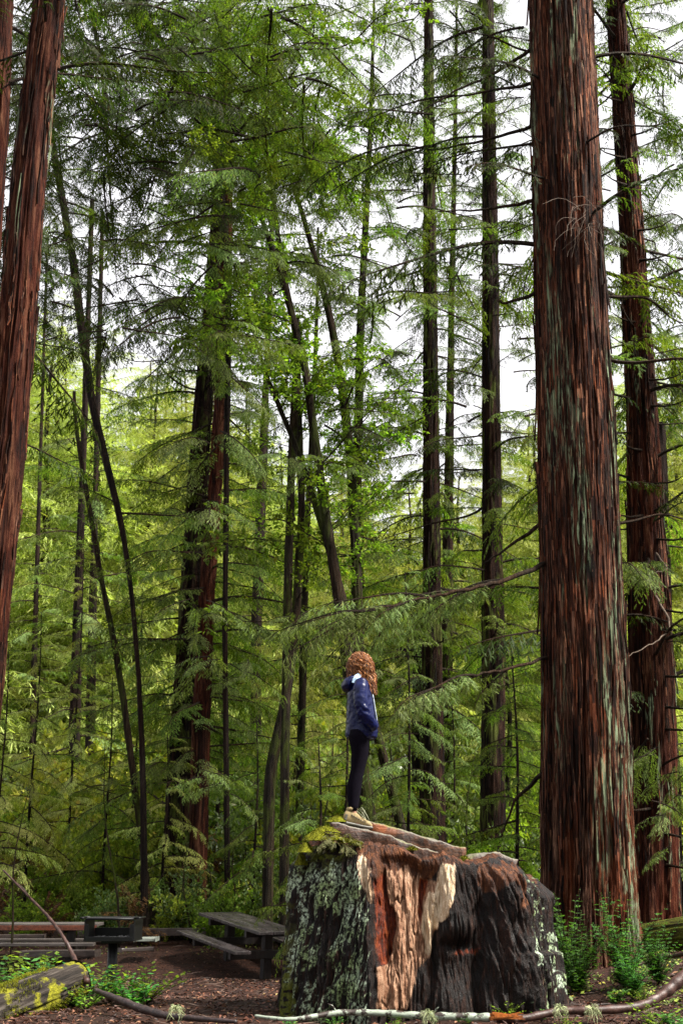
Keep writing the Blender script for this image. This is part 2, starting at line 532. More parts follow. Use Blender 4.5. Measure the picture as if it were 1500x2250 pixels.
def bough_mesh(name, L, seed, leaf, fine=False, droop=0.25, rise=0.1, dens=1.0, hang=0.5, bare=0.10, w2=0.27):
    random.seed(seed)
    mb = MB()
    wav = rnd(0, 6)

    def ax(t):
        return Vector((L * t * (1 - 0.1 * t), 0.07 * L * math.sin(wav + 2.6 * t) * t, L * (rise * t - droop * t * t) + 0.015 * L * math.sin(7 * t + wav)))
    pts = [ax(k / 12) for k in range(13)]
    mb.tube(pts, [0.0105 * L * (1 - k / 12) ** 0.8 + 0.0022 for k in range(13)], 5, 1)
    n2 = int(L * 13 * dens)
    for i in range(n2):
        t = bare + (0.99 - bare) * (i + rnd(0, .7)) / n2
        s = 1 if i % 2 else -1
        p = ax(t)
        tan = (ax(min(1, t + .02)) - ax(t - .02)).normalized()
        a = rnd(0.7, 1.15) * (1 - 0.35 * t)
        d = (tan * math.cos(a) + Vector((0, s, 0)) * math.sin(a) + Vector((0, 0, rnd(-.35, .15)))).normalized()
        l2 = L * w2 * rnd(.45, 1.1) * (0.35 + 1.5 * t * (1.12 - t) * 1.6) * .75
        h = hang * rnd(.3, 1.4)
        if random.random() < .18: continue

        def ax2(u): return p + d * (l2 * u) + Vector((0, 0, -h * l2 * u * u))
        mb.tube([ax2(0), ax2(.35), ax2(.7), ax2(1)], [0.0042, 0.003, 0.002, 0.001], 3, 1, False)
        n3 = max(3, int(l2 / 0.042))
        for k in range(n3):
            u = 0.08 + 0.92 * (k + rnd(0, .4)) / n3
            s3 = 1 if k % 2 else -1
            q = ax2(min(u, 1))
            tn = (ax2(min(1, u + .03)) - ax2(u - .03)).normalized()
            sd = tn.cross(Vector((0, 0, 1)))
            if sd.length < .1: sd = Vector((1, 0, 0))
            sd.normalize()
            nr = sd.cross(tn).normalized() + Vector((rnd(-.5, .5), rnd(-.5, .5), rnd(-.2, .2)))
            nr.normalize()
            dd = (tn * .8 + sd * s3 * rnd(.5, .9) + Vector((0, 0, rnd(-.5, 0)))).normalized()
            spray(mb, q, dd, nr, rnd(.08, .16) * (1.15 - .4 * u), fine)
    return mb.mesh(name, [leaf, M['twig']], False)


def leafy_mesh(name, L, seed, leaf, size=0.065, n2=16, spread=0.6, up=0.3, leafn=11):
    """a broadleaf spray: twigs carrying folded leaves"""
    random.seed(seed)
    mb = MB()
    pts = [Vector((L * k / 8, .05 * L * math.sin(k), L * up * (k / 8) - .12 * L * (k / 8) ** 2)) for k in range(9)]
    mb.tube(pts, [0.009 * L * (1 - k / 9) + .002 for k in range(9)], 4, 1)
    for i in range(n2):
        t = .12 + .88 * (i + rnd(0, .8)) / n2
        k = min(7, int(t * 8)); p = pts[k].lerp(pts[k + 1], t * 8 - k if t < 1 else 1)
        az = rnd(0, 6.28)
        d = Vector((.7, math.cos(az), math.sin(az) * .7)).normalized()
        l2 = L * spread * rnd(.25, .6)
        mb.tube([p, p + d * l2 * .6, p + d * l2 + Vector((0, 0, -.1 * l2))], [.003, .002, .001], 3, 1, False)
        for j in range(leafn):
            u = .15 + .85 * rnd(0, 1)
            q = p + d * l2 * u + Vector((rnd(-.02, .02), rnd(-.02, .02), rnd(-.02, .02)))
            ld = (d * .5 + Vector((rnd(-1, 1), rnd(-1, 1), rnd(-.7, .4)))).normalized()
            nm = Vector((rnd(-.6, .6), rnd(-.6, .6), 1)).normalized()
            sd = ld.cross(nm).normalized(); nm = sd.cross(ld)
            s = size * rnd(.6, 1.25)
            a, b, c = q, q + ld * s * .45 + sd * s * .26 + nm * s * .06, q + ld * s
            e = q + ld * s * .45 - sd * s * .26 + nm * s * .06
            mb.quad(a, b, c, e, 0)
    return mb.mesh(name, [leaf, M['twig']], False)


def dead_mesh(name, L, seed):
    random.seed(seed)
    mb = MB(); w = rnd(0, 6)
    pts = [Vector((L * k / 10, .06 * L * math.sin(w + k * .5), L * (.02 * math.sin(w + k) - .12 * (k / 10) ** 2 + .06 * k / 10))) for k in range(11)]
    mb.tube(pts, [.011 * L * (1 - k / 11) + .003 for k in range(11)], 5)
    for i in range(int(5 * L)):
        t = rnd(.25, .95); k = min(9, int(t * 10)); p = pts[k].lerp(pts[k + 1], t * 10 - k)
        d = Vector((.8, rnd(-1, 1), rnd(-.7, .4))).normalized(); l2 = L * rnd(.1, .3)
        mb.tube([p, p + d * l2 * .5 + Vector((0, 0, -.02)), p + d * l2 + Vector((0, 0, rnd(-.12, .02)))], [.005, .0035, .0015], 3, 0, False)
    return mb.mesh(name, [M['twig']], False)


def variants(fn, k, **kw): return [fn(seed=100 + i * 7, **{a: (b[i % len(b)] if isinstance(b, list) else b) for a, b in kw.items()}) for i in range(k)]


B = {}
B['mid'] = [bough_mesh('bough', L, 11 + i, M['needle'], droop=dr, hang=h) for i, (L, dr, h) in enumerate([(2.6, .25, .5), (2.2, .35, .8), (1.7, .15, .4), (2.9, .3, .7)])]
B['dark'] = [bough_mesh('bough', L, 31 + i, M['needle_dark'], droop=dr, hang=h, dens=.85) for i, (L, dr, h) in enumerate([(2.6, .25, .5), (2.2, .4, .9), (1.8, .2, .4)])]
B['pale'] = [bough_mesh('bough', L, 51 + i, M['needle_pale'], droop=dr, hang=h) for i, (L, dr, h) in enumerate([(2.4, .3, .6), (2.0, .35, .8), (1.6, .2, .5)])]
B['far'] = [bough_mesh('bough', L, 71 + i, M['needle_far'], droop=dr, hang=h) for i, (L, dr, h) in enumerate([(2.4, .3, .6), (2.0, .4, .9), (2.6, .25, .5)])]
B['fine'] = [bough_mesh('bough', L, 91 + i, M['needle_pale'], fine=True, droop=dr, hang=h, dens=1.1) for i, (L, dr, h) in enumerate([(1.5, .25, .7), (1.1, .35, .9)])]
B['bush'] = [leafy_mesh('leafy_spray', 1.5, 151 + i, M[k], n2=18, leafn=11, size=.13) for i, k in enumerate(('leaf', 'leaf_yel', 'leaf_dk'))]
B['leaf'] = [leafy_mesh('leafy_spray', L, 111 + i, M['leaf'], n2=22, leafn=14, size=.085) for i, L in enumerate((1.4, 1.8, 1.1))]
B['leaf_yel'] = [leafy_mesh('leafy_spray', L, 121 + i, M['leaf_yel'], n2=18, leafn=13) for i, L in enumerate((1.4, 1.8))]
B['leaf_dk'] = [leafy_mesh('leafy_spray', L, 131 + i, M['leaf_dk'], n2=18, leafn=12) for i, L in enumerate((1.4, 1.8))]
B['dead'] = [dead_mesh('dead_branch', L, 141 + i) for i, L in enumerate((1.4, 2.0, 0.7))]

# how closely the crowns are set, read off the photograph (columns and rows of 150 pixels)
COVER = ["8889836557", "7889945547", "6579975556", "5249975558", "5459975548", "6659985667",
         "7788987768", "9999999889", "9999999999", "9999999999", "9999999999", "9999999999", "9999999999", "9999999999", "9999999999"]


def cover(p):
    px, py = proj(np.array(p))
    c, r = int(px // 150), int(py // 150)
    if r < 0: r = 0
    if r > 14: r = 14
    c = min(9, max(0, c))
    return int(COVER[r][c]) / 9.0


def place_bough(kind, p, az, tilt, s, parent, base, roll=0.0, name='bough', v=None):
    me = random.choice(B[kind]) if v is None else B[kind][v]
    o = link(name, me, parent, Vector(p) - base, (roll, -tilt, az), s)
    return o


# ------------------------------------------------------------------ trunks
def trunk_mesh(name, pts, rad, base, mat, nseg, nring, amp, freq, seed, flare=0.0, lumps=0.0):
    """round trunk along a path with furrowed bark worked into the surface"""
    pts = np.array([list(p) for p in pts]); rad = np.array(rad)
    z = pts[:, 2]
    zz = np.linspace(z[0], z[-1], nring)
    # spline through path by z
    cx = np.interp(zz, z, pts[:, 0]); cy = np.interp(zz, z, pts[:, 1]); cr = np.interp(zz, z, rad)
    k = np.ones(7) / 7
    def sm(a):
        if len(a) < 12: return a
        b = np.convolve(np.pad(a, 3, mode='edge'), k, mode='valid'); return b
    for _ in range(3): cx, cy, cr = sm(cx), sm(cy), sm(cr)
    th = np.linspace(0, 2 * math.pi, nseg, endpoint=False)
    T, Z = np.meshgrid(th, zz)
    C, S = np.cos(T), np.sin(T)
    rr = cr[:, None] * np.ones_like(T)
    hh = Z - zz[0]
    u = C * freq; v = S * freq
    warp = 0.5 * fbm(C * 2, S * 2, Z * 0.5, seed + 5, 2)
    n1 = fbm(u * (1 + .0 * warp) + warp, v + warp, Z * 0.55, seed, 4, 0.55)
    n3 = fbm(u * 2.6 + warp, v * 2.6, Z * 1.6, seed + 9, 3, .6)
    ridge = 1 - np.abs(n1) * 1.7 + .35 * (1 - np.abs(n3) * 2)
    rr = rr + amp * (ridge - ridge.mean()) + lumps * cr[:, None] * fbm(C * 1.3, S * 1.3, Z * 0.6, seed + 40, 2)
    if flare > 0:
        rr = rr * (1 + flare * np.exp(-hh / 0.55) * (0.7 + 0.5 * np.cos(5 * T + seed) + 0.3 * np.cos(3 * T)))
    X = cx[:, None] + rr * C; Yv = cy[:, None] + rr * S
    V = np.stack([X, Yv, Z], -1).reshape(-1, 3) - np.array(base)[None]
    i = np.arange(nring - 1)[:, None] * nseg
    j = np.arange(nseg)[None]; j2 = (j + 1) % nseg
    F = np.stack([i + j, i + j2, i + j2 + nseg, i + j + nseg], -1).reshape(-1, 4)
    return mesh_np(name, V, F, [mat])


TREES = []


def bark_strips(root, W, n, amp, seed, wid=(.015, .045), ln=(.35, 1.5), zmax=14):
    """long fibrous plates standing a little proud of the trunk, lifting at their ends"""
    random.seed(seed); mb = MB(); base = root.location
    zs = [w[0].z for w in W]; xs = [w[0].x for w in W]; rs = [w[1] for w in W]; Y = W[0][0].y
    for i in range(n):
        th = rnd(math.pi * .92, math.pi * 2.08); z = rnd(zs[0] + .4, min(zmax, zs[-1] - 2)); L = rnd(*ln); w = rnd(*wid); k = 7
        lift0, lift1 = (rnd(0, .05) if random.random() < .3 else 0), (rnd(0, .04) if random.random() < .3 else 0)
        prev = None; ph = rnd(0, 6); dr = rnd(-.06, .06)
        for j in range(k + 1):
            t = j / k; zz = z + L * t; r = float(np.interp(zz, zs, rs)) + amp * .55 + .004 + lift0 * (1 - t) ** 3 + lift1 * t ** 3
            x = float(np.interp(zz, zs, xs)); a = th + dr * t + .012 * math.sin(ph + t * 9) / max(.15, r)
            hw = w * .5 * (math.sin(math.pi * (.06 + .88 * t)) ** .6) * (1 + .3 * math.sin(ph * 2 + t * 13)) / r
            q = [Vector((x + math.cos(a + s * hw) * (r + d), Y + math.sin(a + s * hw) * (r + d), zz)) - base for s, d in ((-1, -.02), (-.75, 0), (.75, .003), (1, -.02))]
            if prev:
                for c in range(3): mb.quad(prev[c], prev[c + 1], q[c + 1], q[c])
            prev = q
    o = mb.build('bark_strips', M['strip'], root, smooth=False); o['kind'] = 'stuff'
    return o



def tree(name, label, path, D, mat='bark', group=None, cat='tree', res=1.0, top=None, amp=None, flare=0.15, boughs=None, z_extra=8.0, freq=5.0, lumps=0.03, path_is_world=False):
    """path: photo pixels (x, y, width) from the bottom up, on the upright plane at distance D"""
    W = []
    for (x, y, w) in path:
        c = P(x, y, D); e = P(x + w, y, D)
        W.append((c, (e - c).length * .5))
    b0, r0 = W[0]
    g = gz(b0.x, D)
    if b0.z > g:
        nx = W[1][0] if len(W) > 1 else b0
        sl = (b0.x - nx.x) / max(.1, nx.z - b0.z)
        sl = max(-.25, min(.25, sl))
        gx = b0.x + sl * (b0.z - g)
        g = gz(gx, D)
        W.insert(0, (Vector((gx, D, g - .15)), r0 * (1 + 0.02 * (b0.z - g))))
    else:
        W[0] = (Vector((b0.x, D, g - .15)), r0)
    if z_extra:
        t, rt = W[-1]; q, _ = W[-2]
        sl = (t.x - q.x) / (t.z - q.z)
        W.append((Vector((t.x + sl * z_extra, D, t.z + z_extra)), rt * .7))
    base = Vector((W[0][0].x, D, W[0][0].z + .15))
    root = empty(name, base, label, cat, group)
    h = W[-1][0].z - W[0][0].z
    rad = max(r for _, r in W)
    pxr = rad * 2900 / D * .4546 * 2
    nseg = int(max(10, min(240, pxr * 2.6)) * res)
    nring = int(max(14, min(420, h * 2900 / D * .4546 / (6 if rad < .2 else 4))) * res)
    amp = rad * .10 if amp is None else amp
    me = trunk_mesh('trunk', [w[0] for w in W], [w[1] for w in W], base, M[mat], nseg, nring, amp, freq, len(TREES) * 13 + 3, flare, lumps)
    tr = link('trunk', me, root)
    TREES.append((root, W, D))

    def at(z):
        zs = [w[0].z for w in W]
        return Vector((np.interp(z, zs, [w[0].x for w in W]), D, z)), float(np.interp(z, zs, [w[1] for w in W]))
    root_at = at
    if boughs:
        crown = empty('crown', (0, 0, 0), parent=root)
        random.seed(len(TREES) * 31)
        kinds, z0, z1, step = boughs['kinds'], boughs.get('z0', 1.5), boughs.get('z1', W[-1][0].z), boughs['step']
        sc0, sc1 = boughs.get('s', (0.8, 1.3))
        z = z0; az = rnd(0, 6.28)
        while z < z1:
            az += 2.4 + rnd(-.4, .4)
            c, r = at(z)
            s = rnd(sc0 * .68, sc1 * .9) * (1 - 0.35 * max(0, (z - z0) / max(1, (z1 + 6 - z0))))
            p = c + Vector((math.cos(az), math.sin(az), 0)) * r * .8
            far = c + Vector((math.cos(az), math.sin(az), 0)) * (1.5 * s)
            if random.random() < cover(far) * 1.05 or boughs.get('always'):
                place_bough(random.choice(kinds), p, az, rnd(*boughs.get('tilt', (-.25, .25))), s, crown, base, rnd(-.3, .3))
            z += step * .58 * rnd(.6, 1.4)
        if boughs.get('dead'):
            n = boughs['dead']
            for k in range(n):
                z = rnd(z0 * .6, z1); az = rnd(0, 6.28)
                c, r = at(z)
                link('dead_branch', random.choice(B['dead']), crown, c + Vector((math.cos(az), math.sin(az), 0)) * r * .8 - base, (rnd(-1, 1), rnd(-.3, .3), az), rnd(.7, 1.3))
    return root, at


# --- the great redwood right of the stump
BIG, big_at = tree('redwood_tree', 'massive furrowed redwood with lichen streaked red bark just right of the stump',
                   [(1295, 2090, 206), (1290, 1900, 190), (1283, 1500, 176), (1266, 1000, 156), (1246, 500, 138), (1229, 0, 122)], 16,
                   'bark_big', amp=.055, flare=.16, res=1.5, z_extra=14, freq=10.0,
                   boughs=dict(kinds=['dark', 'mid'], z0=8.5, z1=22, step=.55, s=(.9, 1.4), dead=16))
tree('redwood_tree', 'straight dark redwood standing close behind the massive furrowed one, mostly hidden by it',
     [(1330, 2040, 70), (1326, 1500, 66), (1318, 1000, 58), (1300, 500, 46), (1282, 0, 38)], 19.5, 'bark', z_extra=12,
     boughs=dict(kinds=['dark', 'mid'], z0=4, z1=20, step=.7, s=(.9, 1.4), dead=10))
RT, rt_at = tree('redwood_tree', 'slender straight redwood with curled dead stubs at the right edge of the scene',
     [(1436, 2030, 108), (1434, 1700, 98), (1431, 1500, 94), (1419, 1200, 78), (1409, 900, 62), (1385, 500, 46), (1351, 0, 36)], 20, 'bark', z_extra=10, amp=.034, freq=8,
     boughs=dict(kinds=['dark', 'mid'], z0=3.5, z1=22, step=.42, s=(.9, 1.5), dead=40))
tree('redwood_tree', 'near black redwood trunk at the far right just behind the mossy log',
     [(1462, 2030, 66), (1455, 1700, 58), (1450, 1300, 44)], 22, 'bark_dark', z_extra=3)
tree('redwood_tree', 'leaning red barked redwood at the left edge, without any low branches',
     [(-42, 1500, 92), (-30, 1400, 86), (12, 1000, 80), (38, 700, 75), (62, 400, 68), (108, 0, 60)], 13, 'bark', z_extra=8, amp=.030, freq=8,
     boughs=dict(kinds=['dark'], z0=9, z1=16, step=.5, s=(.8, 1.2), dead=5))
tree('redwood_tree', 'dark redwood trunk showing only in the top left corner',
     [(-95, 1400, 80), (-45, 700, 66), (-8, 250, 54), (6, 0, 44)], 15, 'bark', z_extra=5,
     boughs=dict(kinds=['dark'], z0=6, z1=15, step=.45, s=(.8, 1.3)))
# --- middle distance, right of the person
for i, (lab, path, D, mt, z0, step) in enumerate([
    ('straight dark redwood second from the massive one, its bark green with moss high up', [(1081, 1900, 56), (1083, 1500, 50), (1079, 1000, 40), (1076, 500, 32), (1071, 0, 23)], 27, 'bark_moss', 5.5, .42),
    ('straight mossy redwood rising over the sloping plank of the stump', [(950, 1900, 62), (949, 1700, 54), (948, 1300, 38), (947, 1000, 34), (943, 500, 26), (941, 0, 17)], 30, 'bark_moss', 5, .42),
    ('thin redwood with a whippy top just right of the mossy one over the stump', [(976, 1900, 34), (981, 1500, 26), (984, 1150, 22), (991, 700, 13), (999, 300, 8), (1003, 0, 4)], 34, 'bark_moss', 5, .5),
    ('slim redwood with a sinuous pole rising straight above the head of the person', [(783, 1800, 26), (781, 1430, 23), (781, 1200, 18), (786, 1000, 19), (792, 700, 17), (813, 300, 10), (822, 0, 4)], 32, 'bark_moss', 5, .45),
]):
    tree('redwood_tree', lab, path, D, mt, z_extra=6 if i < 2 else 0, boughs=dict(kinds=['mid', 'mid', 'dark'], z0=z0, z1=29 if i < 2 else 22, step=step, s=(.8, 1.35), dead=5), group='slim redwoods behind the stump')
# --- the pair left of centre, wrapped in foliage
tree('redwood_tree', 'broad dark redwood behind the picnic table, left one of a leafy pair',
     [(388, 2010, 62), (392, 1750, 54), (408, 1500, 48), (424, 1200, 42), (450, 850, 40), (478, 500, 30), (492, 100, 20)], 29.6, 'bark_moss', z_extra=8,
     boughs=dict(kinds=['mid', 'mid', 'pale'], z0=3, z1=28, step=.24, s=(.8, 1.35), dead=20))
tree('redwood_tree', 'red barked redwood behind the picnic table, right one of a leafy pair',
     [(432, 1990, 42), (440, 1650, 40), (455, 1300, 34), (485, 900, 30), (495, 640, 30), (500, 300, 22), (500, 0, 14)], 28.8, 'bark', z_extra=8,
     boughs=dict(kinds=['mid', 'pale', 'mid'], z0=3, z1=27, step=.24, s=(.8, 1.35), dead=12))

# --- leaning mossy hardwoods
def stem(label, path, D, leafk='leaf', nb=14, z0f=.45, mat='bark_stem', group='leaning mossy stems', s=(.9, 1.6), name='leaning_tree'):
    root, at = tree(name, label, path, D, mat, group=group, z_extra=0, flare=.1, amp=.01, lumps=.08)
    W = [t for t in TREES if t[0] == root][0][1]
    z1 = W[-1][0].z; z0 = W[0][0].z + (z1 - W[0][0].z) * z0f
    crown = empty('crown', (0, 0, 0), parent=root)
    base = root.location
    for k in range(nb):
        z = rnd(z0, z1); c, r = at(z); az = rnd(0, 6.28)
        if random.random() > cover(c) * 1.1: continue
        place_bough(leafk, c, az, rnd(-.2, .6), rnd(*s), crown, base, rnd(-.5, .5))
    return root


random.seed(5)
stem('mossy stem with a broken red stub, leaning right then left, foot behind the picnic table', [(588, 2000, 25), (592, 1690, 25), (625, 1560, 22), (650, 1380, 20), (664, 1100, 15), (655, 880, 14), (652, 700, 9)], 25.9, nb=10)
stem('dark straight stem crossing the mossy stem with the broken stub', [(624, 2010, 24), (626, 1650, 20), (634, 1200, 18), (646, 900, 18), (656, 760, 15), (622, 600, 13), (598, 420, 9), (580, 300, 5)], 25.5, nb=18, s=(.8, 1.3))
stem('thick mossy stem leaning left from behind the person', [(835, 1960, 32), (800, 1720, 30), (762, 1440, 28), (740, 1280, 24), (714, 1130, 21), (690, 950, 19), (670, 800, 17), (628, 640, 14), (590, 520, 10), (550, 420, 7)], 24.5, nb=18, s=(.8, 1.3))
stem('curving mossy stem to the right of the thick leaning one, ending in bright leaves', [(800, 1960, 30), (785, 1290, 22), (770, 1010, 20), (752, 850, 18), (722, 680, 16), (690, 560, 13), (650, 420, 9), (610, 330, 5)], 25.8, nb=18, s=(.8, 1.3))
stem('thin bowed stem arching left out of the thick leaning one', [(722, 1200, 18), (700, 1130, 17), (665, 1020, 14), (638, 950, 12), (590, 840, 9), (560, 740, 7), (530, 645, 5)], 24.7, nb=10)
stem('very thin upright stem between the curving stems', [(660, 1700, 18), (672, 1200, 14), (688, 900, 10), (697, 660, 7), (699, 500, 4)], 31.5, nb=10)
stem('black leaning stem beside the redwood at the left edge', [(318, 2010, 17), (315, 1700, 13), (306, 1500, 10), (290, 1300, 10), (268, 1150, 14), (240, 1040, 16), (205, 900, 18), (182, 740, 19), (160, 560, 18), (118, 330, 14), (100, 200, 9)], 27, 'mid', nb=14, mat='bark_dark', s=(.6, 1.0))
stem('thin mossy stem leaning left next to the black one', [(318, 1900, 15), (300, 1760, 14), (275, 1560, 15), (250, 1400, 14), (225, 1290, 12), (200, 1130, 11), (172, 980, 9), (160, 860, 6)], 28, 'leaf_dk', nb=10, s=(.6, 1.0))
stem('slim black pole bending left above the picnic table and leaning to the top left', [(500, 2000, 13), (497, 1700, 12), (494, 1400, 11), (498, 1000, 12), (503, 720, 13), (498, 540, 14), (472, 300, 16), (432, 225, 18), (390, 150, 20), (340, 70, 20), (285, -10, 20)], 27.5, 'mid', nb=22, z0f=.6, mat='bark_dark')

# --- small dark trunks further back
random.seed(9)
for lab, path, D in [
    ('black trunk far back on the left, above the gravel path', [(160, 1800, 30), (165, 1580, 24), (172, 1330, 20), (180, 1100, 14)], 42),
    ('reddish trunk far back on the left, next to a black one', [(196, 1800, 24), (199, 1600, 21), (203, 1380, 18), (210, 1100, 12)], 44),
    ('thin reddish trunk far back at the left, highest on the slope', [(70, 1700, 14), (73, 1550, 13), (80, 1300, 11), (88, 1050, 8)], 52),
    ('dim reddish trunk far back between the pair and the leaning stems', [(562, 1850, 26), (562, 1400, 24), (578, 1000, 20), (586, 800, 12)], 46),
    ('broad shadowed trunk low behind the mossy redwood over the stump', [(925, 1860, 46), (926, 1600, 42), (925, 1350, 30)], 33),
    ('broken black snag low between the stump plank and the dark redwood', [(1037, 1900, 22), (1038, 1850, 18), (1039, 1835, 6)], 30),
]:
    tree('redwood_tree' if 'snag' not in lab else 'dead_snag', lab, path, D, 'bark_dark', z_extra=0 if 'snag' in lab or 'broad shadowed' in lab else 11,
         boughs=None if 'snag' in lab else dict(kinds=['mid', 'pale'], z0=4, z1=15, step=.6, s=(1.0, 1.6)))

for t_, W_, D_ in list(TREES):
    if 'massive furrowed redwood with' in t_['label']: bark_strips(t_, W_, 560, .055, 5, (.014, .045), (.7, 2.8))
    elif 'curled dead stubs' in t_['label']: bark_strips(t_, W_, 220, .034, 6)
    elif 'leaning red barked' in t_['label']: bark_strips(t_, W_, 160, .03, 7, (.01, .03))

# ------------------------------------------------------------------ whole crowns for trees further off (one mesh each, shared)
def mesh_arrays(me):
    v = np.empty(len(me.vertices) * 3, np.float32); me.vertices.foreach_get('co', v); v = v.reshape(-1, 3)
    lt = np.empty(len(me.polygons), np.int32); me.polygons.foreach_get('loop_total', lt)
    ls = np.empty(len(me.polygons), np.int32); me.polygons.foreach_get('loop_start', ls)
    vi = np.empty(len(me.loops), np.int32); me.loops.foreach_get('vertex_index', vi)
    mi = np.empty(len(me.polygons), np.int32); me.polygons.foreach_get('material_index', mi)
    q = ls[lt == 4][:, None] + np.arange(4); t = ls[lt == 3][:, None] + np.arange(3)
    return v, vi[q], vi[t], mi[lt == 4], mi[lt == 3]


def join_at(name, items, mats):
    """items: (mesh arrays, 4x4 matrix); one mesh out of them"""
    V, Q, T, qm, tm, off = [], [], [], [], [], 0
    for (v, q, t, a, b), Mx in items:
        Mx = np.array(Mx)
        V.append(v @ Mx[:3, :3].T + Mx[:3, 3]); Q.append(q + off); T.append(t + off); qm.append(a); tm.append(b); off += len(v)
    return mesh_np(name, np.concatenate(V), [np.concatenate(Q), np.concatenate(T)], mats, np.concatenate(qm + tm), False)


def light_bough(seed, L, leaf, hang, n2=26, w=0.055, sl=.12, n3=14):
    """a bough as it reads from afar: twigs with drooping sprigs"""
    random.seed(seed); mb = MB()
    dr = rnd(.15, .4)
    ax = lambda t: Vector((L * t, .05 * L * math.sin(4 * t), L * (.12 * t - dr * t * t)))
    mb.tube([ax(0), ax(.35), ax(.7), ax(1)], [.012 * L, .008 * L, .005 * L, .002 * L], 3, 1, False)
    for i in range(n2):
        t = .1 + .9 * i / n2; s = 1 if i % 2 else -1; p = ax(t)
        d = Vector((.6, s * .8, rnd(-.5, .1))).normalized(); l2 = L * .34 * rnd(.5, 1.1) * (1.15 - .55 * t)
        for k in range(n3):
            u = (k + rnd(0, 1)) / n3
            q = p + d * l2 * u + Vector((0, 0, -hang * l2 * u * u))
            dd = (d * .5 + Vector((rnd(-.6, .8), rnd(-.8, .8), rnd(-1.0, .15)))).normalized()
            nm = Vector((rnd(-.7, .7), rnd(-.7, .7), 1)); sd = dd.cross(nm).normalized()
            strip(mb, q, dd, sd, sl * rnd(.6, 1.3), w * rnd(.6, 1.1), .3, 1)
    return mb.mesh('light_bough', [leaf, M['twig']])


def crown_mesh(name, seed, leaf, H, Rm, n, z0=0.12, dens_top=.35, lean=-.15, n2=26, w=.055, sl=.12, n3=14):
    lb = [mesh_arrays(light_bough(seed + k, 1.0 * l, M[leaf], h, n2, w, sl, n3)) for k, (l, h) in enumerate([(1.0, .6), (1.0, 1.0), (1.0, .8)])]
    random.seed(seed); it = []; az = 0
    for i in range(n):
        t = i / (n - 1); z = H * (z0 + (1 - z0) * t ** .95)
        az += 2.4 + rnd(-.5, .5)
        L = Rm * (1 - t) ** .75 * rnd(.65, 1.1) + .35
        Mx = Matrix.Translation((0, 0, z)) @ Euler((rnd(-.3, .3), lean + rnd(-.2, .3) - .25 * (t - .3), az)).to_matrix().to_4x4() @ Matrix.Scale(L, 4)
        it.append((random.choice(lb), Mx))
    return join_at(name, it, [M[leaf], M['twig']])


CR = {
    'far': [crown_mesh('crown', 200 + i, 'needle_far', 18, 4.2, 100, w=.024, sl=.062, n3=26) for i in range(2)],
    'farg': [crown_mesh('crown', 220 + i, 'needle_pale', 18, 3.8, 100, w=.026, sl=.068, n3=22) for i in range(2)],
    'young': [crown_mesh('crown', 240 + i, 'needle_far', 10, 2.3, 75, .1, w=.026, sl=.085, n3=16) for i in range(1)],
    'youngg': [crown_mesh('crown', 260 + i, 'needle', 10, 2.3, 75, .1, w=.026, sl=.085, n3=16) for i in range(2)],
}


def stick_mesh(H, r0, seed):
    random.seed(seed); mb = MB()
    mb.tube([(.02 * H * math.sin(k * .7 + seed) * .3, .01 * H * math.sin(k * .9), H * k / 10 - .2) for k in range(11)], [r0 * (1 - .9 * k / 10) + .005 for k in range(11)], 8)
    return mb.mesh('trunk', [M['bark_dark']], True)


STICK = {'far': stick_mesh(18, .2, 1), 'young': stick_mesh(10, .09, 2), 'small': stick_mesh(5, .035, 3)}
far_n = [0]


def conifer(kind, px, D, H, label, group, s_xy=1.0, cat='tree', name='conifer_tree'):
    c = P(px, 1900, D); g = gz(c.x, D); far_n[0] += 1
    base_h = 10.0 if kind.startswith('young') else 18.0
    o = empty(name, (c.x, D, g), label, cat, group, rz=rnd(0, 6.28))
    k = H / base_h
    o.scale = (k * s_xy, k * s_xy, k)
    link('trunk', STICK['young' if kind.startswith('young') else 'far'], o)
    link('crown', random.choice(CR[kind]), o)
    return o


random.seed(21)
PLACES = [(-80, 'beyond the left edge redwood'), (60, 'at the far left above the mossy log'), (170, 'behind the black far trunk on the left'), (290, 'behind the black leaning stem'), (380, 'just left of the leafy redwood pair'),
          (520, 'just right of the leafy redwood pair'), (640, 'behind the leaning mossy stems'), (760, 'behind the head of the person'), (880, 'left of the mossy redwood over the stump'), (1010, 'between the thin redwood and the dark one'), (1140, 'left of the massive redwood'), (1340, 'in the gap right of the massive redwood'), (1460, 'at the far right edge'), (1600, 'outside the right edge'), (1850, 'well right of the view'), (2080, 'far right of the view'), (-250, 'left of the view'), (-450, 'well left of the view'), (-620, 'far left of the view')]
WH = {}
TOPY = lambda x: float(np.interp(x, [-100, 0, 150, 300, 450, 600, 750, 900, 1000, 1150, 1350, 1500, 1600], [520, 600, 740, 780, 820, 860, 960, 1040, 980, 880, 800, 740, 700]))
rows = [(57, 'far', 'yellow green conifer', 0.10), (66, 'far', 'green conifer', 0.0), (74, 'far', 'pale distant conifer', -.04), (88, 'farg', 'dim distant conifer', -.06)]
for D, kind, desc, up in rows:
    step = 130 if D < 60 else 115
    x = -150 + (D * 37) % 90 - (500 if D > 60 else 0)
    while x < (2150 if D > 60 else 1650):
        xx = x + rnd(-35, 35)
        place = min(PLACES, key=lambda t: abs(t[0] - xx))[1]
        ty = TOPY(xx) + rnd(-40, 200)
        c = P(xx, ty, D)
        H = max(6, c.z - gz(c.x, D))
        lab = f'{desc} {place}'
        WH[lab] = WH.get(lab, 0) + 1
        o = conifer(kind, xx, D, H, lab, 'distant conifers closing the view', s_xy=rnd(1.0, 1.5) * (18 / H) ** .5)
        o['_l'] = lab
        x += step
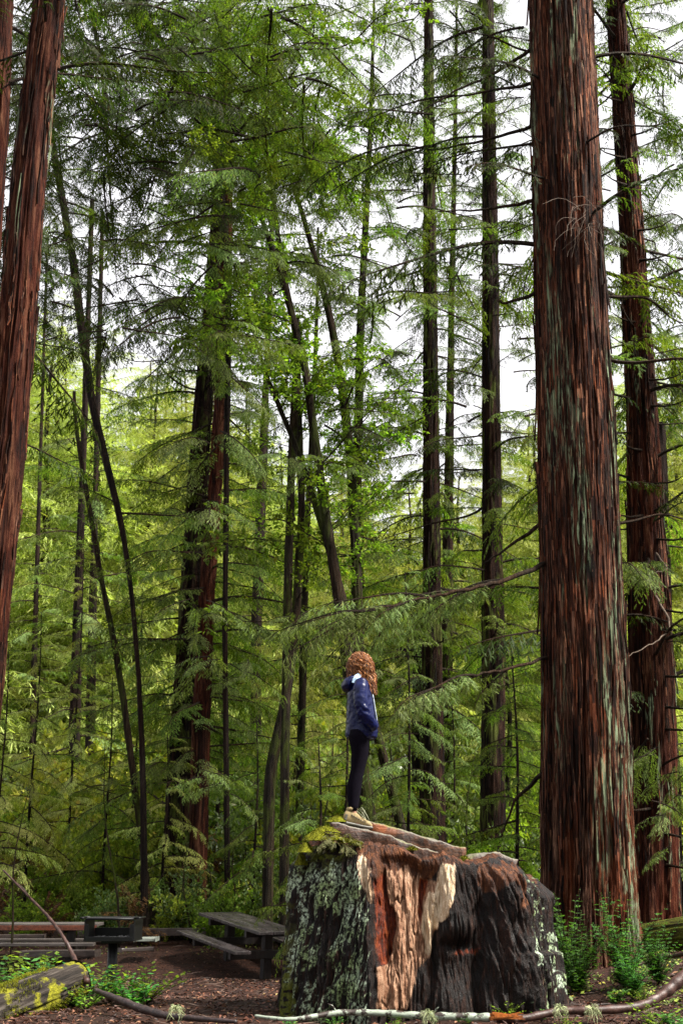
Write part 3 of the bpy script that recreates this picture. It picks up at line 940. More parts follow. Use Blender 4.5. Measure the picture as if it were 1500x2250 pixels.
# same wording twice: tell the taller one
seen = {}
for o in list(bpy.data.objects):
    if '_l' in o: seen.setdefault(o['_l'], []).append(o)
for lab, os_ in seen.items():
    if len(os_) > 1:
        os_.sort(key=lambda q: -q.scale.z)
        for q, w in zip(os_, ('tallest', 'middle-sized', 'lowest', 'small')):
            q['label'] = f'{w} {lab}' if len(os_) > 2 else f"{'taller' if w == 'tallest' else 'shorter'} {lab}"
    for q in os_: del q['_l']

# the wood beyond them reads as one mass
def distant_forest():
    rng = np.random.default_rng(3)
    V, F = [], []
    n = 0
    trees = []
    for i in range(260):
        D = rng.uniform(98, 150); x = rng.uniform(-.62, .62) * D
        px = proj(np.array([x, D, 5]))[0]
        ty = TOPY(float(px)) + rng.uniform(40, 260)
        H = max(6, P(px, ty, D).z - gz(x, D))
        k = 520; t = rng.random(k) ** .9
        rad = (1 - t) ** .8 * 4.2 * np.sqrt(rng.random(k)) + .2
        a = rng.uniform(0, 6.283, k)
        c = np.stack([x + rad * np.cos(a), D + rad * np.sin(a), gz(x, D) + H * (.05 + .95 * t)], -1)
        s = rng.uniform(.25, .6, k)[:, None]
        d = rng.normal(size=(k, 3)); d[:, 2] = -abs(d[:, 2]) * .6; d /= np.linalg.norm(d, axis=1)[:, None]
        e = np.cross(d, rng.normal(size=(k, 3))); e /= np.linalg.norm(e, axis=1)[:, None]
        V.append(np.stack([c, c + d * s * .5 + e * s * .3, c + d * s, c + d * s * .5 - e * s * .3], 1).reshape(-1, 3))
        F.append(np.arange(k * 4).reshape(-1, 4) + n); n += k * 4
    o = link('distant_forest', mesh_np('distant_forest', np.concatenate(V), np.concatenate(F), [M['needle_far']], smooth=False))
    tag(o, 'pale yellow green wood on the slope beyond the trees', kind='stuff')


distant_forest()

# --- young redwoods and their drooping pale boughs, middle ground
random.seed(33)
YOUNG = [(700, 20, 3.6, 'pale', 'pale young redwood behind the legs of the person'), (860, 26, 4.3, 'mid', 'young redwood right of the person, above the sloping plank'),
         (1000, 31, 5.3, 'pale', 'pale young redwood in front of the mossy redwood over the stump'), (1140, 21, 5.0, 'mid', 'young redwood pressed against the left side of the massive redwood'),
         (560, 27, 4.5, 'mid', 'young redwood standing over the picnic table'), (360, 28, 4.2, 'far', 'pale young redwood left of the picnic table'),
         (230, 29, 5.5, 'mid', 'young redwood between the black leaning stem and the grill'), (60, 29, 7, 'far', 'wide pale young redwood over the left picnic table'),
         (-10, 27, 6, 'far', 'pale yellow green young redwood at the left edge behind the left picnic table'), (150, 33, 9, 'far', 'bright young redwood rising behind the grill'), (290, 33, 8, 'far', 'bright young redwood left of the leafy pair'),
         (1350, 26, 6, 'mid', 'young redwood in the gap between the two right hand redwoods'),
         (1500, 24, 5, 'pale', 'pale young redwood at the right edge over the mossy log'), (760, 24, 6.5, 'mid', 'tall young redwood directly behind the jacket of the person'),
         (900, 23, 7.0, 'pale', 'tall pale young redwood right of the person')]
for px, D, H, kind, lab in YOUNG:
    c = P(px, 1900, D); g = gz(c.x, D)
    o = empty('young_redwood', (c.x, D, g), lab, 'tree')
    t_ = link('trunk', STICK['small'], o, scale=(1, 1, H / 5))
    crn = empty('crown', (0, 0, 0), parent=o)
    n = int(H * 8); az = rnd(0, 6)
    for i in range(n):
        t = (i + .5) / n; az += 2.4
        place_bough(kind if random.random() < .75 else 'mid', Vector((c.x, D, g + H * (.17 + .81 * t))), az, rnd(-.5, .1) + .3 * t, (.72 - .5 * t) * rnd(.6, 1.1), crn, o.location, rnd(-.3, .3))
for px, D, H, kind, lab in [(480, 33, 8, 'youngg', 'pale young redwood in front of the leafy pair'),
         (1120, 33, 9, 'youngg', 'tall young redwood between the dark redwood and the massive one'), (650, 36, 10, 'young', 'tall pale young redwood among the mossy stems'),
         
         (1420, 36, 11, 'young', 'tall pale young redwood behind the right edge redwood')]:
    conifer(kind, px, D, H, lab, None, s_xy=rnd(.9, 1.2), name='young_redwood')


# limbs of the massive redwood reaching left, with fresh sprays
def limb(parent, base, pts, r0, name='limb', mat='twig'):
    mb = MB()
    P3 = [P(*p) for p in pts]
    fine = []
    for i in range(len(P3) - 1):
        for k in range(5): fine.append(P3[i].lerp(P3[i + 1], k / 5) + Vector((0, 0, .012 * math.sin(k * 2.1 + i))))
    fine.append(P3[-1])
    n = len(fine)
    mb.tube([p - base for p in fine], [r0 * (1 - .85 * k / n) for k in range(n)], 7, 0)
    return mb.build(name, M[mat], parent, smooth=True), fine


random.seed(44)
bigbase = BIG.location.copy()
bcrown = [c for c in BIG.children if c.name.startswith('crown')][0]
o, ln = limb(bcrown, bigbase, [(1205, 1235, 15.9), (1120, 1272, 15.4), (1050, 1290, 15.0), (960, 1308, 14.6), (860, 1330, 14.2), (800, 1345, 14.0)], .034)
for i in range(6, len(ln), 1):
    place_bough('fine', ln[i], math.pi + rnd(-.9, .9), rnd(-.5, .05), rnd(.6, 1.05), bcrown, bigbase, rnd(-.4, .4))
place_bough('fine', ln[-1], math.pi + .1, -.1, .6, bcrown, bigbase)
o, ln = limb(bcrown, bigbase, [(1200, 1445, 15.8), (1120, 1470, 15.2), (1060, 1480, 14.9), (990, 1500, 14.6), (930, 1530, 14.3)], .022)
for i in range(5, len(ln), 2):
    place_bough('fine', ln[i], math.pi + rnd(-1.0, 1.0), rnd(-.6, 0), rnd(.5, .9), bcrown, bigbase, rnd(-.4, .4))
for pts in ([(1180, 440, 16), (1080, 460, 16), (960, 465, 15.9)], [(1190, 270, 16), (1100, 300, 16.5), (960, 330, 17), (880, 318, 17.4)], [(1182, 182, 16), (1080, 200, 16.5), (950, 220, 17)],
            [(1190, 1150, 16), (1120, 1200, 16), (1060, 1240, 16)], [(1190, 640, 16), (1110, 668, 16), (1090, 660, 15.9)], [(1192, 90, 16), (1090, 160, 16), (1000, 200, 16), (900, 260, 16)],
            [(1190, 1700, 16), (1130, 1760, 16.3), (1100, 1840, 16.5)]):
    limb(bcrown, bigbase, pts, .03, 'dead_branch')
for px, py, D, s in [(1060, 300, 16.6, .7), (960, 320, 17, .8), (900, 320, 17.3, .8), (1000, 210, 16.8, .7), (950, 250, 16, .8), (1130, 190, 16.2, .5), (1150, 60, 16, .7), (1060, 60, 16.5, .8)]:
    place_bough('dark', P(px, py, D), math.pi + rnd(-.6, .6), rnd(-.3, .1), s, bcrown, bigbase, rnd(-.4, .4))
whip = [t for t, W, D in TREES if 'pole bending' in t['label']][0]
wc = [c for c in whip.children if c.name.startswith('crown')][0]
limb(wc, whip.location, [(200, 20, 24), (222, 130, 24), (232, 250, 23.8), (240, 380, 23.6), (246, 480, 23.5), (258, 640, 23.5)], .045, 'hanging_branch', 'bark_dark')
limb(wc, whip.location, [(540, 130, 24), (600, 190, 24), (655, 235, 24), (700, 270, 24)], .03, 'hanging_branch', 'bark_dark')
# curled dead stubs on the slender right redwood
rb = RT.location.copy(); rcrown = [c for c in RT.children if c.name.startswith('crown')][0]
for k in range(26):
    py = 150 + k * 70 + rnd(-20, 20)
    z = P(1400, py, 20).z
    c, r = rt_at(z)
    s = random.choice((-1, 1)); w = rnd(.25, .8)
    pts = [c + Vector((s * r * .3, -r * .9, 0)), c + Vector((s * (r + .1 * w), -r - .15, -.12 * w)), c + Vector((s * (r + .45 * w), -r - .25, -.1 * w)), c + Vector((s * (r + .8 * w), -r - .3, .1 * w))]
    mb = MB(); mb.tube([p - rb for p in pts], [.022, .017, .012, .006], 5)
    mb.build('dead_stub', M['twig'], rcrown, smooth=True)
# pale twisted dead branch in front of the slender redwood, and the bleached tangle on the massive one
bl, n_, l_ = nmat('bleached wood'); tcx = n_.new('ShaderNodeTexCoord').outputs['Object']
finish(bl, n_, l_, ramp(n_, l_, noise_node(n_, l_, tcx, 30, 4), [(.3, (.06, .04, .03)), (.7, (.20, .145, .105))]), .8)
M['bleached'] = bl
o, _ = limb(rcrown, rb, [(1440, 1310, 19.6), (1468, 1360, 19.2), (1470, 1385, 19.1), (1440, 1410, 18.8), (1400, 1430, 18.5), (1372, 1445, 18.3)], .018, 'dead_branch', 'bleached')
o, _ = limb(rcrown, rb, [(1440, 1215, 19.4), (1465, 1250, 19.3), (1430, 1262, 19.0), (1370, 1275, 18.6)], .016, 'dead_branch', 'bleached')
mb = MB()
for k in range(36):
    a = P(1285 + rnd(-30, 25), 475 + rnd(-25, 40), 15.2); q = a; pts = [q]
    d = Vector((rnd(-.6, .9), rnd(-.6, .1), rnd(-.2, .7)))
    for j in range(7):
        d = d + Vector((rnd(-.5, .6), rnd(-.3, .3), rnd(-.7, .1))); d.normalize()
        q = q + d * rnd(.04, .10); pts.append(q)
    mb.tube([p - bigbase for p in pts], [.0026] * 8, 3, 0, False)
mb.build('dead_twig_tangle', bl, bcrown)['kind'] = 'stuff'

# boughs hanging into the top left, their backlit darkness put into the needle colour, and the bright top of the middle
random.seed(55)
HANG = [(t, W, D) for (t, W, D) in TREES]
def tree_near(px, D):
    best = min(HANG, key=lambda t: abs(proj(np.array(t[1][len(t[1]) // 2][0]))[0] - px) + 10 * abs(t[2] - D))
    return best[0]
for i in range(1250):
    px, py = rnd(-40, 740), rnd(-60, 760)
    if px > 530 and py > 420: continue
    D = rnd(17, 26)
    sx = float(np.interp(py, [100, 330, 560, 740, 900, 1040, 1150], [100, 118, 160, 182, 205, 240, 268]))
    if abs(px - sx) < 42: D = rnd(28, 32)
    p = P(px, py, D)
    if random.random() > cover(p) * (1.0 if py < 420 else .7): continue
    t = tree_near(px, D)
    cr = [c for c in t.children if c.name.startswith('crown')]
    cr = cr[0] if cr else empty('crown', (0, 0, 0), parent=t)
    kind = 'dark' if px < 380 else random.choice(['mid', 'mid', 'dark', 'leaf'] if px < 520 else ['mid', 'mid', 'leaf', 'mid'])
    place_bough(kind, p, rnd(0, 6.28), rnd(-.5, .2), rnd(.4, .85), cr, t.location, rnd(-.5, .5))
for i in range(720):
    px, py = rnd(700, 1540), rnd(-80, 960)
    D = rnd(24, 36)
    if 1165 < px < 1340: continue
    p = P(px, py, D)
    if random.random() > cover(p) * .95: continue
    t = tree_near(px, D)
    cr = [c for c in t.children if c.name.startswith('crown')]
    cr = cr[0] if cr else empty('crown', (0, 0, 0), parent=t)
    place_bough(random.choice(['mid', 'mid', 'dark']), p, rnd(0, 6.28), rnd(-.4, .3), rnd(.45, .95), cr, t.location, rnd(-.5, .5))
# lichen grey-green sprays in front of the pair and beside the stems
for px, py, D, k, s in [(470, 1450, 18, 'fine', .8), (520, 1470, 17.6, 'fine', .7), (430, 1340, 19, 'fine', .8), (640, 570, 22, 'pale', .9), (560, 560, 22, 'pale', .8), (700, 1000, 22, 'fine', .9), (760, 1010, 22, 'fine', .7), (620, 1000, 22, 'pale', .7),
                        (460, 720, 20, 'pale', .9), (480, 800, 20, 'pale', .8), (500, 360, 20, 'pale', .8), (470, 560, 20, 'pale', .8), (460, 960, 21, 'pale', .8), (450, 1120, 21, 'pale', .9), (720, 1340, 19, 'fine', .8), (660, 1350, 20, 'fine', .8), (430, 1700, 20, 'fine', .7), (500, 1720, 20, 'fine', .6),
                        (1440, 1780, 17.5, 'fine', .7), (1500, 1760, 17.5, 'fine', .7), (1480, 1850, 17, 'fine', .5), (1500, 1690, 18, 'fine', .7), (1430, 1640, 18, 'pale', .7)]:
    t = tree_near(px, 26); cr = [c for c in t.children if c.name.startswith('crown')]
    cr = cr[0] if cr else empty('crown', (0, 0, 0), parent=t)
    for _ in range(5):
        place_bough(k, P(px + rnd(-25, 25), py + rnd(-25, 25), D), rnd(0, 6.28), rnd(-.6, 0), s * rnd(.5, .85), cr, t.location, rnd(-.4, .4))

# ------------------------------------------------------------------ undergrowth
def bush_mesh(seed, kind, n=26, r=1.0):
    bi = ('leaf', 'leaf_yel', 'leaf_dk').index(kind); src = [mesh_arrays(B['bush'][bi])]
    random.seed(seed); it = []
    for i in range(n):
        az = rnd(0, 6.28); el = -rnd(.1, 1.35)
        p = Vector((rnd(-.25, .25), rnd(-.25, .25), rnd(0, .6))) * r
        it.append((random.choice(src), Matrix.Translation(p) @ Euler((rnd(0, 6), el, az)).to_matrix().to_4x4() @ Matrix.Scale(rnd(.45, .8) * r, 4)))
    mats = [m for m in B['bush'][bi].materials]
    return join_at('foliage', it, mats)


BUSH = {k: [bush_mesh(300 + 10 * i + j, k) for j in range(2)] for i, k in enumerate(('leaf', 'leaf_yel', 'leaf_dk'))}
random.seed(8)
brown_bough = bough_mesh('foliage', 1.2, 333, M['brown_leaf'])
bb = mesh_arrays(brown_bough)
BUSH['brown'] = [join_at('foliage', [(bb, Matrix.Translation((rnd(-.2, .2), rnd(-.2, .2), rnd(.2, .8))) @ Euler((rnd(0, 6), rnd(-1.2, .3), rnd(0, 6.3))).to_matrix().to_4x4()) for _ in range(9)], [M['brown_leaf'], M['twig']])]
mbs = MB()
for k in range(9):
    a = rnd(0, 6.28); mbs.tube([(0, 0, -.1), (.12 * math.cos(a), .12 * math.sin(a), .4), (.35 * math.cos(a), .35 * math.sin(a), .95)], [.018, .013, .006], 4, 0, False)
STEMS = mbs.mesh('stems', [M['twig']])
SHR = {}
LM = [(-40, 'at the left edge'), (70, 'behind the left picnic table'), (200, 'behind the grill'), (320, 'right of the grill'), (420, 'behind the picnic bench'), (540, 'behind the picnic table'),
      (640, 'left of the stump'), (740, 'behind the mossy stump shoulder'), (880, 'behind the sloping plank'), (1040, 'below the dark redwood'), (1150, 'beside the massive redwood'), (1340, 'behind the massive redwood'), (1460, 'behind the right mossy log')]
for D, hs, step in ((27.5, (.8, 1.3), 62), (31, (1.1, 2.0), 60), (36, (1.3, 2.6), 75), (43, (1.8, 3.4), 95)):
    x = -60.0
    while x < 1560:
        xx = x + rnd(-20, 20); Dd = D + rnd(-1, 1)
        if D < 30 and 1180 < xx < 1400: x += step; continue
        kind = random.choices(['leaf', 'leaf_yel', 'leaf_dk', 'brown'], [3, 6 if D > 30 else .8, 2, 3.2 if D < 32 and xx < 480 else .15])[0]
        c = P(xx, 1900, Dd); h = rnd(*hs) * (1.15 if D > 34 or xx > 460 else .8)
        desc = {'leaf': 'mid green', 'leaf_yel': 'yellow green', 'leaf_dk': 'dark glossy', 'brown': 'withered brown'}[kind]
        sz = 'low' if h < 1.2 else ('waist high' if h < 1.9 else 'tall')
        lm = min(LM, key=lambda t: abs(t[0] - xx))[1]
        dep = {27.5: 'near', 31: 'second-row', 36: 'further', 43: 'rearmost'}[D]
        lab = f'{dep} {sz} {desc} shrub {lm}'
        SHR[lab] = SHR.get(lab, 0) + 1
        g = None
        o = empty('shrub', (c.x, Dd, gz(c.x, Dd) - .05), lab, 'shrub', 'shrubs along the edge of the clearing', rz=rnd(0, 6.28))
        o.scale = (h * .75, h * .75, h * .8)
        link('foliage', random.choice(BUSH[kind]), o); link('stems', STEMS, o)
        if SHR[lab] > 1: o['label'] = lab.replace('shrub', 'shrub, right one of two,') if SHR[lab] == 2 else lab.replace('shrub', 'shrub, last of three,')
        x += step
# thin bare saplings among the shrubs
random.seed(61)
for i, (x0, x1, y1, D) in enumerate([(265, 225, 1640, 26), (415, 405, 1830, 27), (470, 455, 1900, 27), (640, 690, 1700, 28), (345, 300, 1880, 27.5), (505, 520, 1850, 27), (1010, 1040, 1650, 25), (20, 60, 1700, 24), (1460, 1480, 1880, 25), (690, 735, 1560, 29)]):
    a = P(x0, 2020, D); a.z = gz(a.x, D); b = P(x1, y1, D)
    mb = MB(); pts = [a.lerp(b, k / 8) + Vector((.06 * math.sin(k * .9 + i), 0, 0)) - a for k in range(9)]
    mb.tube(pts, [.028 * (1 - k / 10) for k in range(9)], 6)
    for k in range(6):
        q = pts[2 + k]; mb.tube([q, q + Vector((rnd(-.4, .4), rnd(-.2, .2), rnd(.1, .4)))], [.008, .003], 3, 0, False)
    o = mb.build('bare_sapling', M['bark_stem'], None, a, smooth=True)
    tag(o, ['thin crooked bare sapling left of the grill', 'thin bare sapling over the left bench', 'short bare sapling behind the picnic table', 'leaning bare sapling left of the stump', 'bare sapling right of the grill', 'thin bare sapling right of the black pole',
            'bare forked sapling left of the dark redwood', 'bare sapling above the left picnic table', 'short bare sapling behind the mossy log', 'tall leaning bare sapling just left of the person'][i], 'sapling')

# unseen conifers added behind the camera to block low sky light
random.seed(77)
BK = ['unseen added conifer behind the clearing, ' + w for w in ('first from the west', 'second from the west', 'third from the west', 'fourth from the west', 'fifth from the west', 'sixth, due south', 'seventh, south of the stump', 'third from the east', 'second from the east', 'first from the east')]
for i, lab in enumerate(BK):
    an = R(185 + i * 170 / 9); rr = rnd(20, 27)
    x, y = rr * math.cos(an), 4 + rr * math.sin(an)
    o = empty('conifer_tree', (x, y, 0), lab, 'tree', 'added conifers blocking low sky', rz=rnd(0, 6)); o.scale = (1.15, 1.15, rnd(1.1, 1.5))
    link('trunk', STICK['far'], o); link('crown', CR['farg'][i % 2], o)

# ------------------------------------------------------------------ the stump
def in_poly(px, py, poly):
    inside = np.zeros(px.shape, bool); n = len(poly)
    for i in range(n):
        x1, y1 = poly[i]; x2, y2 = poly[(i + 1) % n]
        c = ((y1 > py) != (y2 > py)) & (px < (x2 - x1) * (py - y1) / (y2 - y1 + 1e-9) + x1)
        inside ^= c
    return inside


def Zp(pts):   # points measured on an enlarged view of the stump
    return [(600 + x / 2.308, 1750 + y / 2.308) for x, y in pts]


YS = 12.6
WD = P(850, 2000, YS); PXM = (P(851, 2000, YS) - WD).length      # metres per photo pixel at the stump


def make_stump():
    root = empty('tree_stump', (P(925, 2190, YS).x, YS, 0), 'huge old redwood stump with pale torn wood, orange rot and a burnt hollow', 'tree stump')
    base = root.location
    hs = [(2230, 618, 1226), (2190, 622, 1222), (2140, 630, 1217), (2050, 641, 1196), (1980, 652, 1178), (1930, 655, 1163), (1900, 660, 1150), (1880, 666, 1136), (1860, 674, 1110), (1840, 684, 1060), (1800, 705, 1030)]
    zt = np.array([P(900, y, YS).z for y, a, b in hs]); XL = np.array([P(a, y, YS).x for y, a, b in hs]); XR = np.array([P(b, y, YS).x for y, a, b in hs])
    rim = [(600, 1900), (655, 1893), (668, 1868), (690, 1856), (745, 1850), (790, 1860), (850, 1858), (900, 1862), (925, 1880), (945, 1893), (985, 1887), (1000, 1885), (1022, 1894), (1045, 1903), (1070, 1899), (1100, 1888), (1130, 1882), (1150, 1886), (1168, 1905), (1185, 1935), (1230, 1960)]
    rx = np.array([P(x, y, 11.75).x for x, y in rim]); rz = np.array([P(x, y, 11.75).z for x, y in rim])
    nth, nh = 900, 330
    # more columns on the side that is seen
    u = np.linspace(0, 1, nth, endpoint=False)
    th = -math.pi / 2 + (u - .5) * 2 * math.pi
    th = th - .55 * np.sin(th + math.pi / 2) * 0.9
    T = th[None] * np.ones((nh, 1))
    C, S = np.cos(T), np.sin(T)
    h01 = np.linspace(0, 1, nh)[:, None] * np.ones_like(T)
    z_top_guess = np.interp(P(925, 2190, YS).x + 1.1 * C, rx, rz)
    back = sstep(-.25, .35, S)
    zb = np.interp(P(925, 2190, YS).x + 1.1 * C, [P(690, 1850, 13).x, P(1020, 1880, 13).x, P(1150, 1890, 13).x], [1.50, 1.22, 1.16])
    ztop = z_top_guess * (1 - back) + zb * back
    ztop = ztop + .012 * fbm(C * 22, S * 22, 0, 77, 3)
    Z = -.25 + (ztop + .25) * h01
    xl, xr = np.interp(Z, zt, XL), np.interp(Z, zt, XR)
    xc, a = (xl + xr) / 2, (xr - xl) / 2
    b = np.where(S < 0, .92, .9) * a
    # flutes and lobes of the wood
    fl = .045 * np.sin(T * 7 + 1.2 + .4 * Z) + .03 * np.sin(T * 13 + .7)
    Cc = np.sign(C) * np.abs(C) ** .92
    X0 = xc + a * Cc; Y0 = YS + b * S
    px, py = proj(np.stack([X0, Y0, Z], -1))
    front = S < .15
    wx = px + 7 * fbm(px / 30, py / 70, 0, 21, 3); wy = py + 14 * fbm(px / 12, py / 60, 0, 22, 3)
    def mask(poly, soft=0):
        m_ = (in_poly(wx, wy, Zp(poly)) & front).astype(float)
        for ax_, kk in ((0, 7), (1, 7), (0, 5), (1, 5)):
            m_ = np.apply_along_axis(lambda v: np.convolve(v, np.ones(kk) / kk, mode='same'), ax_, m_)
        return m_
    pale = mask([(560, 350), (600, 420), (690, 330), (752, 400), (765, 520), (745, 640), (740, 760), (712, 880), (690, 960), (645, 1090), (535, 1090), (530, 850), (600, 830), (596, 660), (570, 520)])
    pale = np.maximum(pale, .62 * mask([(735, 400), (830, 420), (860, 480), (850, 620), (800, 770), (740, 900), (690, 1050), (640, 1090), (690, 900), (740, 700)]))
    palep = mask([(440, 290), (500, 300), (512, 420), (508, 535), (470, 500), (440, 350)])
    white = mask([(846, 345), (924, 338), (926, 440), (905, 560), (880, 610), (832, 650), (800, 760), (765, 800), (752, 650), (790, 560), (835, 450)])
    orange = mask([(515, 395), (560, 380), (575, 540), (600, 700), (596, 830), (530, 850), (522, 640)])
    orange2 = mask([(765, 410), (798, 420), (800, 480), (775, 600), (752, 720), (748, 620)])
    band = mask([(405, 235), (480, 225), (720, 230), (800, 300), (860, 305), (930, 300), (985, 350), (920, 345), (840, 350), (800, 420), (760, 430), (740, 480), (690, 420), (620, 430), (570, 420), (515, 400), (440, 300)])
    red = mask([(1030, 345), (1205, 340), (1215, 470), (1180, 560), (1150, 440), (1110, 480), (1070, 520), (1040, 450)])
    ledge = mask([(915, 770), (960, 800), (1030, 795), (1080, 762), (1070, 800), (1010, 828), (950, 822)])
    cav = np.exp(-(((px - 1005) / 50) ** 2 + ((py - 2125) / 60) ** 2)) * front
    cav2 = np.exp(-(((px - 1010) / 36) ** 2 + ((py - 2082 + .004 * (px - 1010) ** 2) / 13) ** 2)) * front
    crease = (np.exp(-((wx - 1062) / 9) ** 2) * sstep(1900, 1960, py) + .8 * np.exp(-((wx - 962 + .1 * (py - 2050)) / 8) ** 2) * sstep(1960, 2000, py) + .6 * np.exp(-((wx - 826) / 7) ** 2) + .5 * np.exp(-((wx - 1110) / 6) ** 2)) * front
    brow = np.exp(-(((px - 1000) / 60) ** 2 + ((py - 2040) / 22) ** 2)) * front
    lobeL = np.exp(-((px - 735) / 85) ** 4) * front
    lobeR = np.exp(-((px - 1130) / 60) ** 4) * front
    woodv = sstep(826, 842, wx) * (1 - sstep(925, 1000, wx)) * front * sstep(1850, 1900, py)
    cavbase = sstep(1980, 2120, py) * sstep(930, 1000, px) * (1 - sstep(1040, 1085, px)) * front
    r = fl + .07 * lobeL + .10 * lobeR - .13 * woodv - .10 * cav - .035 * cav2 + .03 * brow - .03 * cavbase - .06 * crease
    r = r - .05 * orange - .04 * orange2 + .015 * white
    r = r + .022 * fbm(px / 9, py / 60, 0, 35, 4, .6) * np.clip(pale + palep + white + orange, 0, 1) - .03 * np.exp(-(fbm(px / 16, py / 120, 0, 36, 2) / .06) ** 2) * np.clip(pale, 0, 1)
    ang = T * 9
    bark = fbm(np.cos(T) * 16 + .25 * Z, np.sin(T) * 16, Z * 1.3, 31, 5, .6)
    bark2 = fbm(np.cos(T) * 45, np.sin(T) * 45, Z * 4.0, 32, 3, .6)
    woody = np.clip(pale + palep + white + orange + orange2, 0, 1)
    r = r + (.045 * (1 - np.abs(bark) * 1.7) + .014 * bark2) * (1 - .72 * np.clip(woody + .5 * band, 0, 1)) * (.45 + .55 * np.clip(lobeL + lobeR + 1 - front, 0, 1))
    r = r * (1 - .55 * sstep(.9, 1, h01)) + .012 * fbm(C * 5, S * 5, Z * 4, 88, 3)
    # the burl step low on the right
    r = r + .07 * np.exp(-((px - 1170) / 45) ** 2) * sstep(2088, 2096, py) * front
    X = xc + (a + r) * Cc; Y = YS + (b + r) * S
    ring = np.stack([X, Y, Z], -1)
    # rounded shoulder then a rough hollowed top
    caps = []
    k = 40
    for i in range(1, k + 1):
        t = i / k
        f = 1 - t ** .9
        cx, cy = xc[-1].mean(), YS + .1
        sx = cx + (X[-1] - cx) * f; sy = cy + (Y[-1] - cy) * f
        dz = .035 * math.sin(min(1, t * 6) * math.pi) - .16 * sstep(.08, .3, t)
        zz = Z[-1] * (1 - sstep(.1, .9, t)) + (1.22 - .16 * (sx - .5)) * sstep(.1, .9, t) + dz + .03 * fbm(sx * 9, sy * 9, 0, 41, 3)
        caps.append(np.stack([sx, sy, zz], -1))
    G = np.concatenate([ring, np.array(caps)], 0)
    rows = G.shape[0]
    i = np.arange(rows - 1)[:, None] * nth; j = np.arange(nth)[None]; j2 = (j + 1) % nth
    F = np.stack([i + j, i + j2, i + j2 + nth, i + j + nth], -1).reshape(-1, 4)
    def full(m, capv=0.0): return np.concatenate([m, np.full((k, nth), capv)], 0).ravel()
    lichL = (sstep(640, 660, px) * (1 - sstep(795, 825, px)) * sstep(1880, 1915, py)) * front
    lichR = sstep(1120, 1140, px) * (1 - .3 * sstep(1190, 1215, px)) * sstep(1900, 1930, py) * (1 - .5 * sstep(2110, 2180, py)) * front * .38
    lich0 = (lichL + lichR) * (1 - woody)
    sl = px + (py - 2000) * .28 * (px < 900)           # streaks lean on the left lobe
    ln = fbm(sl / 9, py / 60, 0, 51, 4, .6) * .6 + fbm(sl / 3.2, py / 16, 0, 52, 3, .6) * .5 + .25 * fbm(px / 50, py / 90, 0, 53, 2)
    lich = sstep(-.06, .28, ln + .72 * (lich0 - .86)) * (lich0 > .05)
    mossm = np.clip((1 - sstep(1845, 1915, py + 25 * fbm(px / 12, py / 12, 0, 61, 3))) * (1 - sstep(735, 790, px)) + .8 * (1 - sstep(648, 672, px + 8 * fbm(px / 10, py / 14, 0, 62, 2))), 0, 1)
    mossm = np.maximum(mossm, np.exp(-(((px - 1185) / 8) ** 2 + ((py - 2190) / 12) ** 2)) * 1.2)
    mossm = mossm * (fbm(px / 7, py / 7, 0, 63, 3) > -.35)
    A1 = np.stack([full(np.clip(pale + palep * .8 + white, 0, 1)), full(np.clip(white + palep * .7, 0, 1)), full(np.clip(orange + orange2 + ledge * .8, 0, 1))], -1)
    A2 = np.stack([full(np.clip(lich, 0, 1)), full(np.clip(mossm * front, 0, 1)), full(np.clip(band + red * .85, 0, 1), 1.0)], -1)
    m, n, l = nmat('stump wood and bark')
    tc = n.new('ShaderNodeTexCoord').outputs['Object']
    a1 = n.new('ShaderNodeVertexColor'); a1.layer_name = 'wood'; a2 = n.new('ShaderNodeVertexColor'); a2.layer_name = 'cover'
    s1 = n.new('ShaderNodeSeparateColor'); l.new(a1.outputs['Color'], s1.inputs[0]); s2 = n.new('ShaderNodeSeparateColor'); l.new(a2.outputs['Color'], s2.inputs[0])
    nz = noise_node(n, l, tc, 1.0, 8, .72, (17, 17, 2.4), .7)
    nf = noise_node(n, l, tc, 1.0, 5, .7, (60, 60, 9))
    nb = noise_node(n, l, tc, 3.2, 3)
    nd = noise_node(n, l, tc, 38, 5, .7)
    s = mth(n, l, 'ADD', mth(n, l, 'MULTIPLY', nz, .6), mth(n, l, 'MULTIPLY', nf, .4))
    char = ramp(n, l, s, [(.41, (.001, .0006, .0005)), (.51, (.006, .0022, .0013)), (.59, (.024, .008, .004)), (.67, (.075, .036, .024)), (.75, (.26, .20, .17))])
    brown = ramp(n, l, s, [(.38, (.008, .003, .0015)), (.5, (.055, .017, .006)), (.64, (.19, .07, .025))])
    palec = ramp(n, l, s, [(.36, (.04, .014, .006)), (.45, (.18, .08, .042)), (.56, (.36, .21, .13)), (.68, (.52, .36, .26))])
    whitec = ramp(n, l, s, [(.34, (.10, .045, .015)), (.44, (.34, .22, .12)), (.54, (.58, .45, .31)), (.66, (.72, .60, .46))])
    orc = ramp(n, l, s, [(.40, (.012, .003, .001)), (.5, (.09, .012, .003)), (.6, (.24, .05, .008)), (.7, (.36, .11, .02))])
    def frayed(sock, k=2.4):
        v = mth(n, l, 'ADD', sock, mth(n, l, 'MULTIPLY', mth(n, l, 'SUBTRACT', s, .5), k))
        return ramp(n, l, v, [(.32, 0), (.68, 1)])
    c = mixc(n, l, frayed(s2.outputs[2]), char, brown)
    c = mixc(n, l, frayed(s1.outputs[0]), c, palec)
    c = mixc(n, l, frayed(s1.outputs[1], 2.6), c, whitec)
    c = mixc(n, l, frayed(s1.outputs[2]), c, orc)
    lm = mth(n, l, 'MULTIPLY', s2.outputs[0], ramp(n, l, nd, [(.44, .0), (.56, 1)]))
    c = mixc(n, l, lm, c, mixc(n, l, ramp(n, l, nb, [(.4, 0), (.6, 1)]), (.46, .56, .42), (.27, .36, .16)))
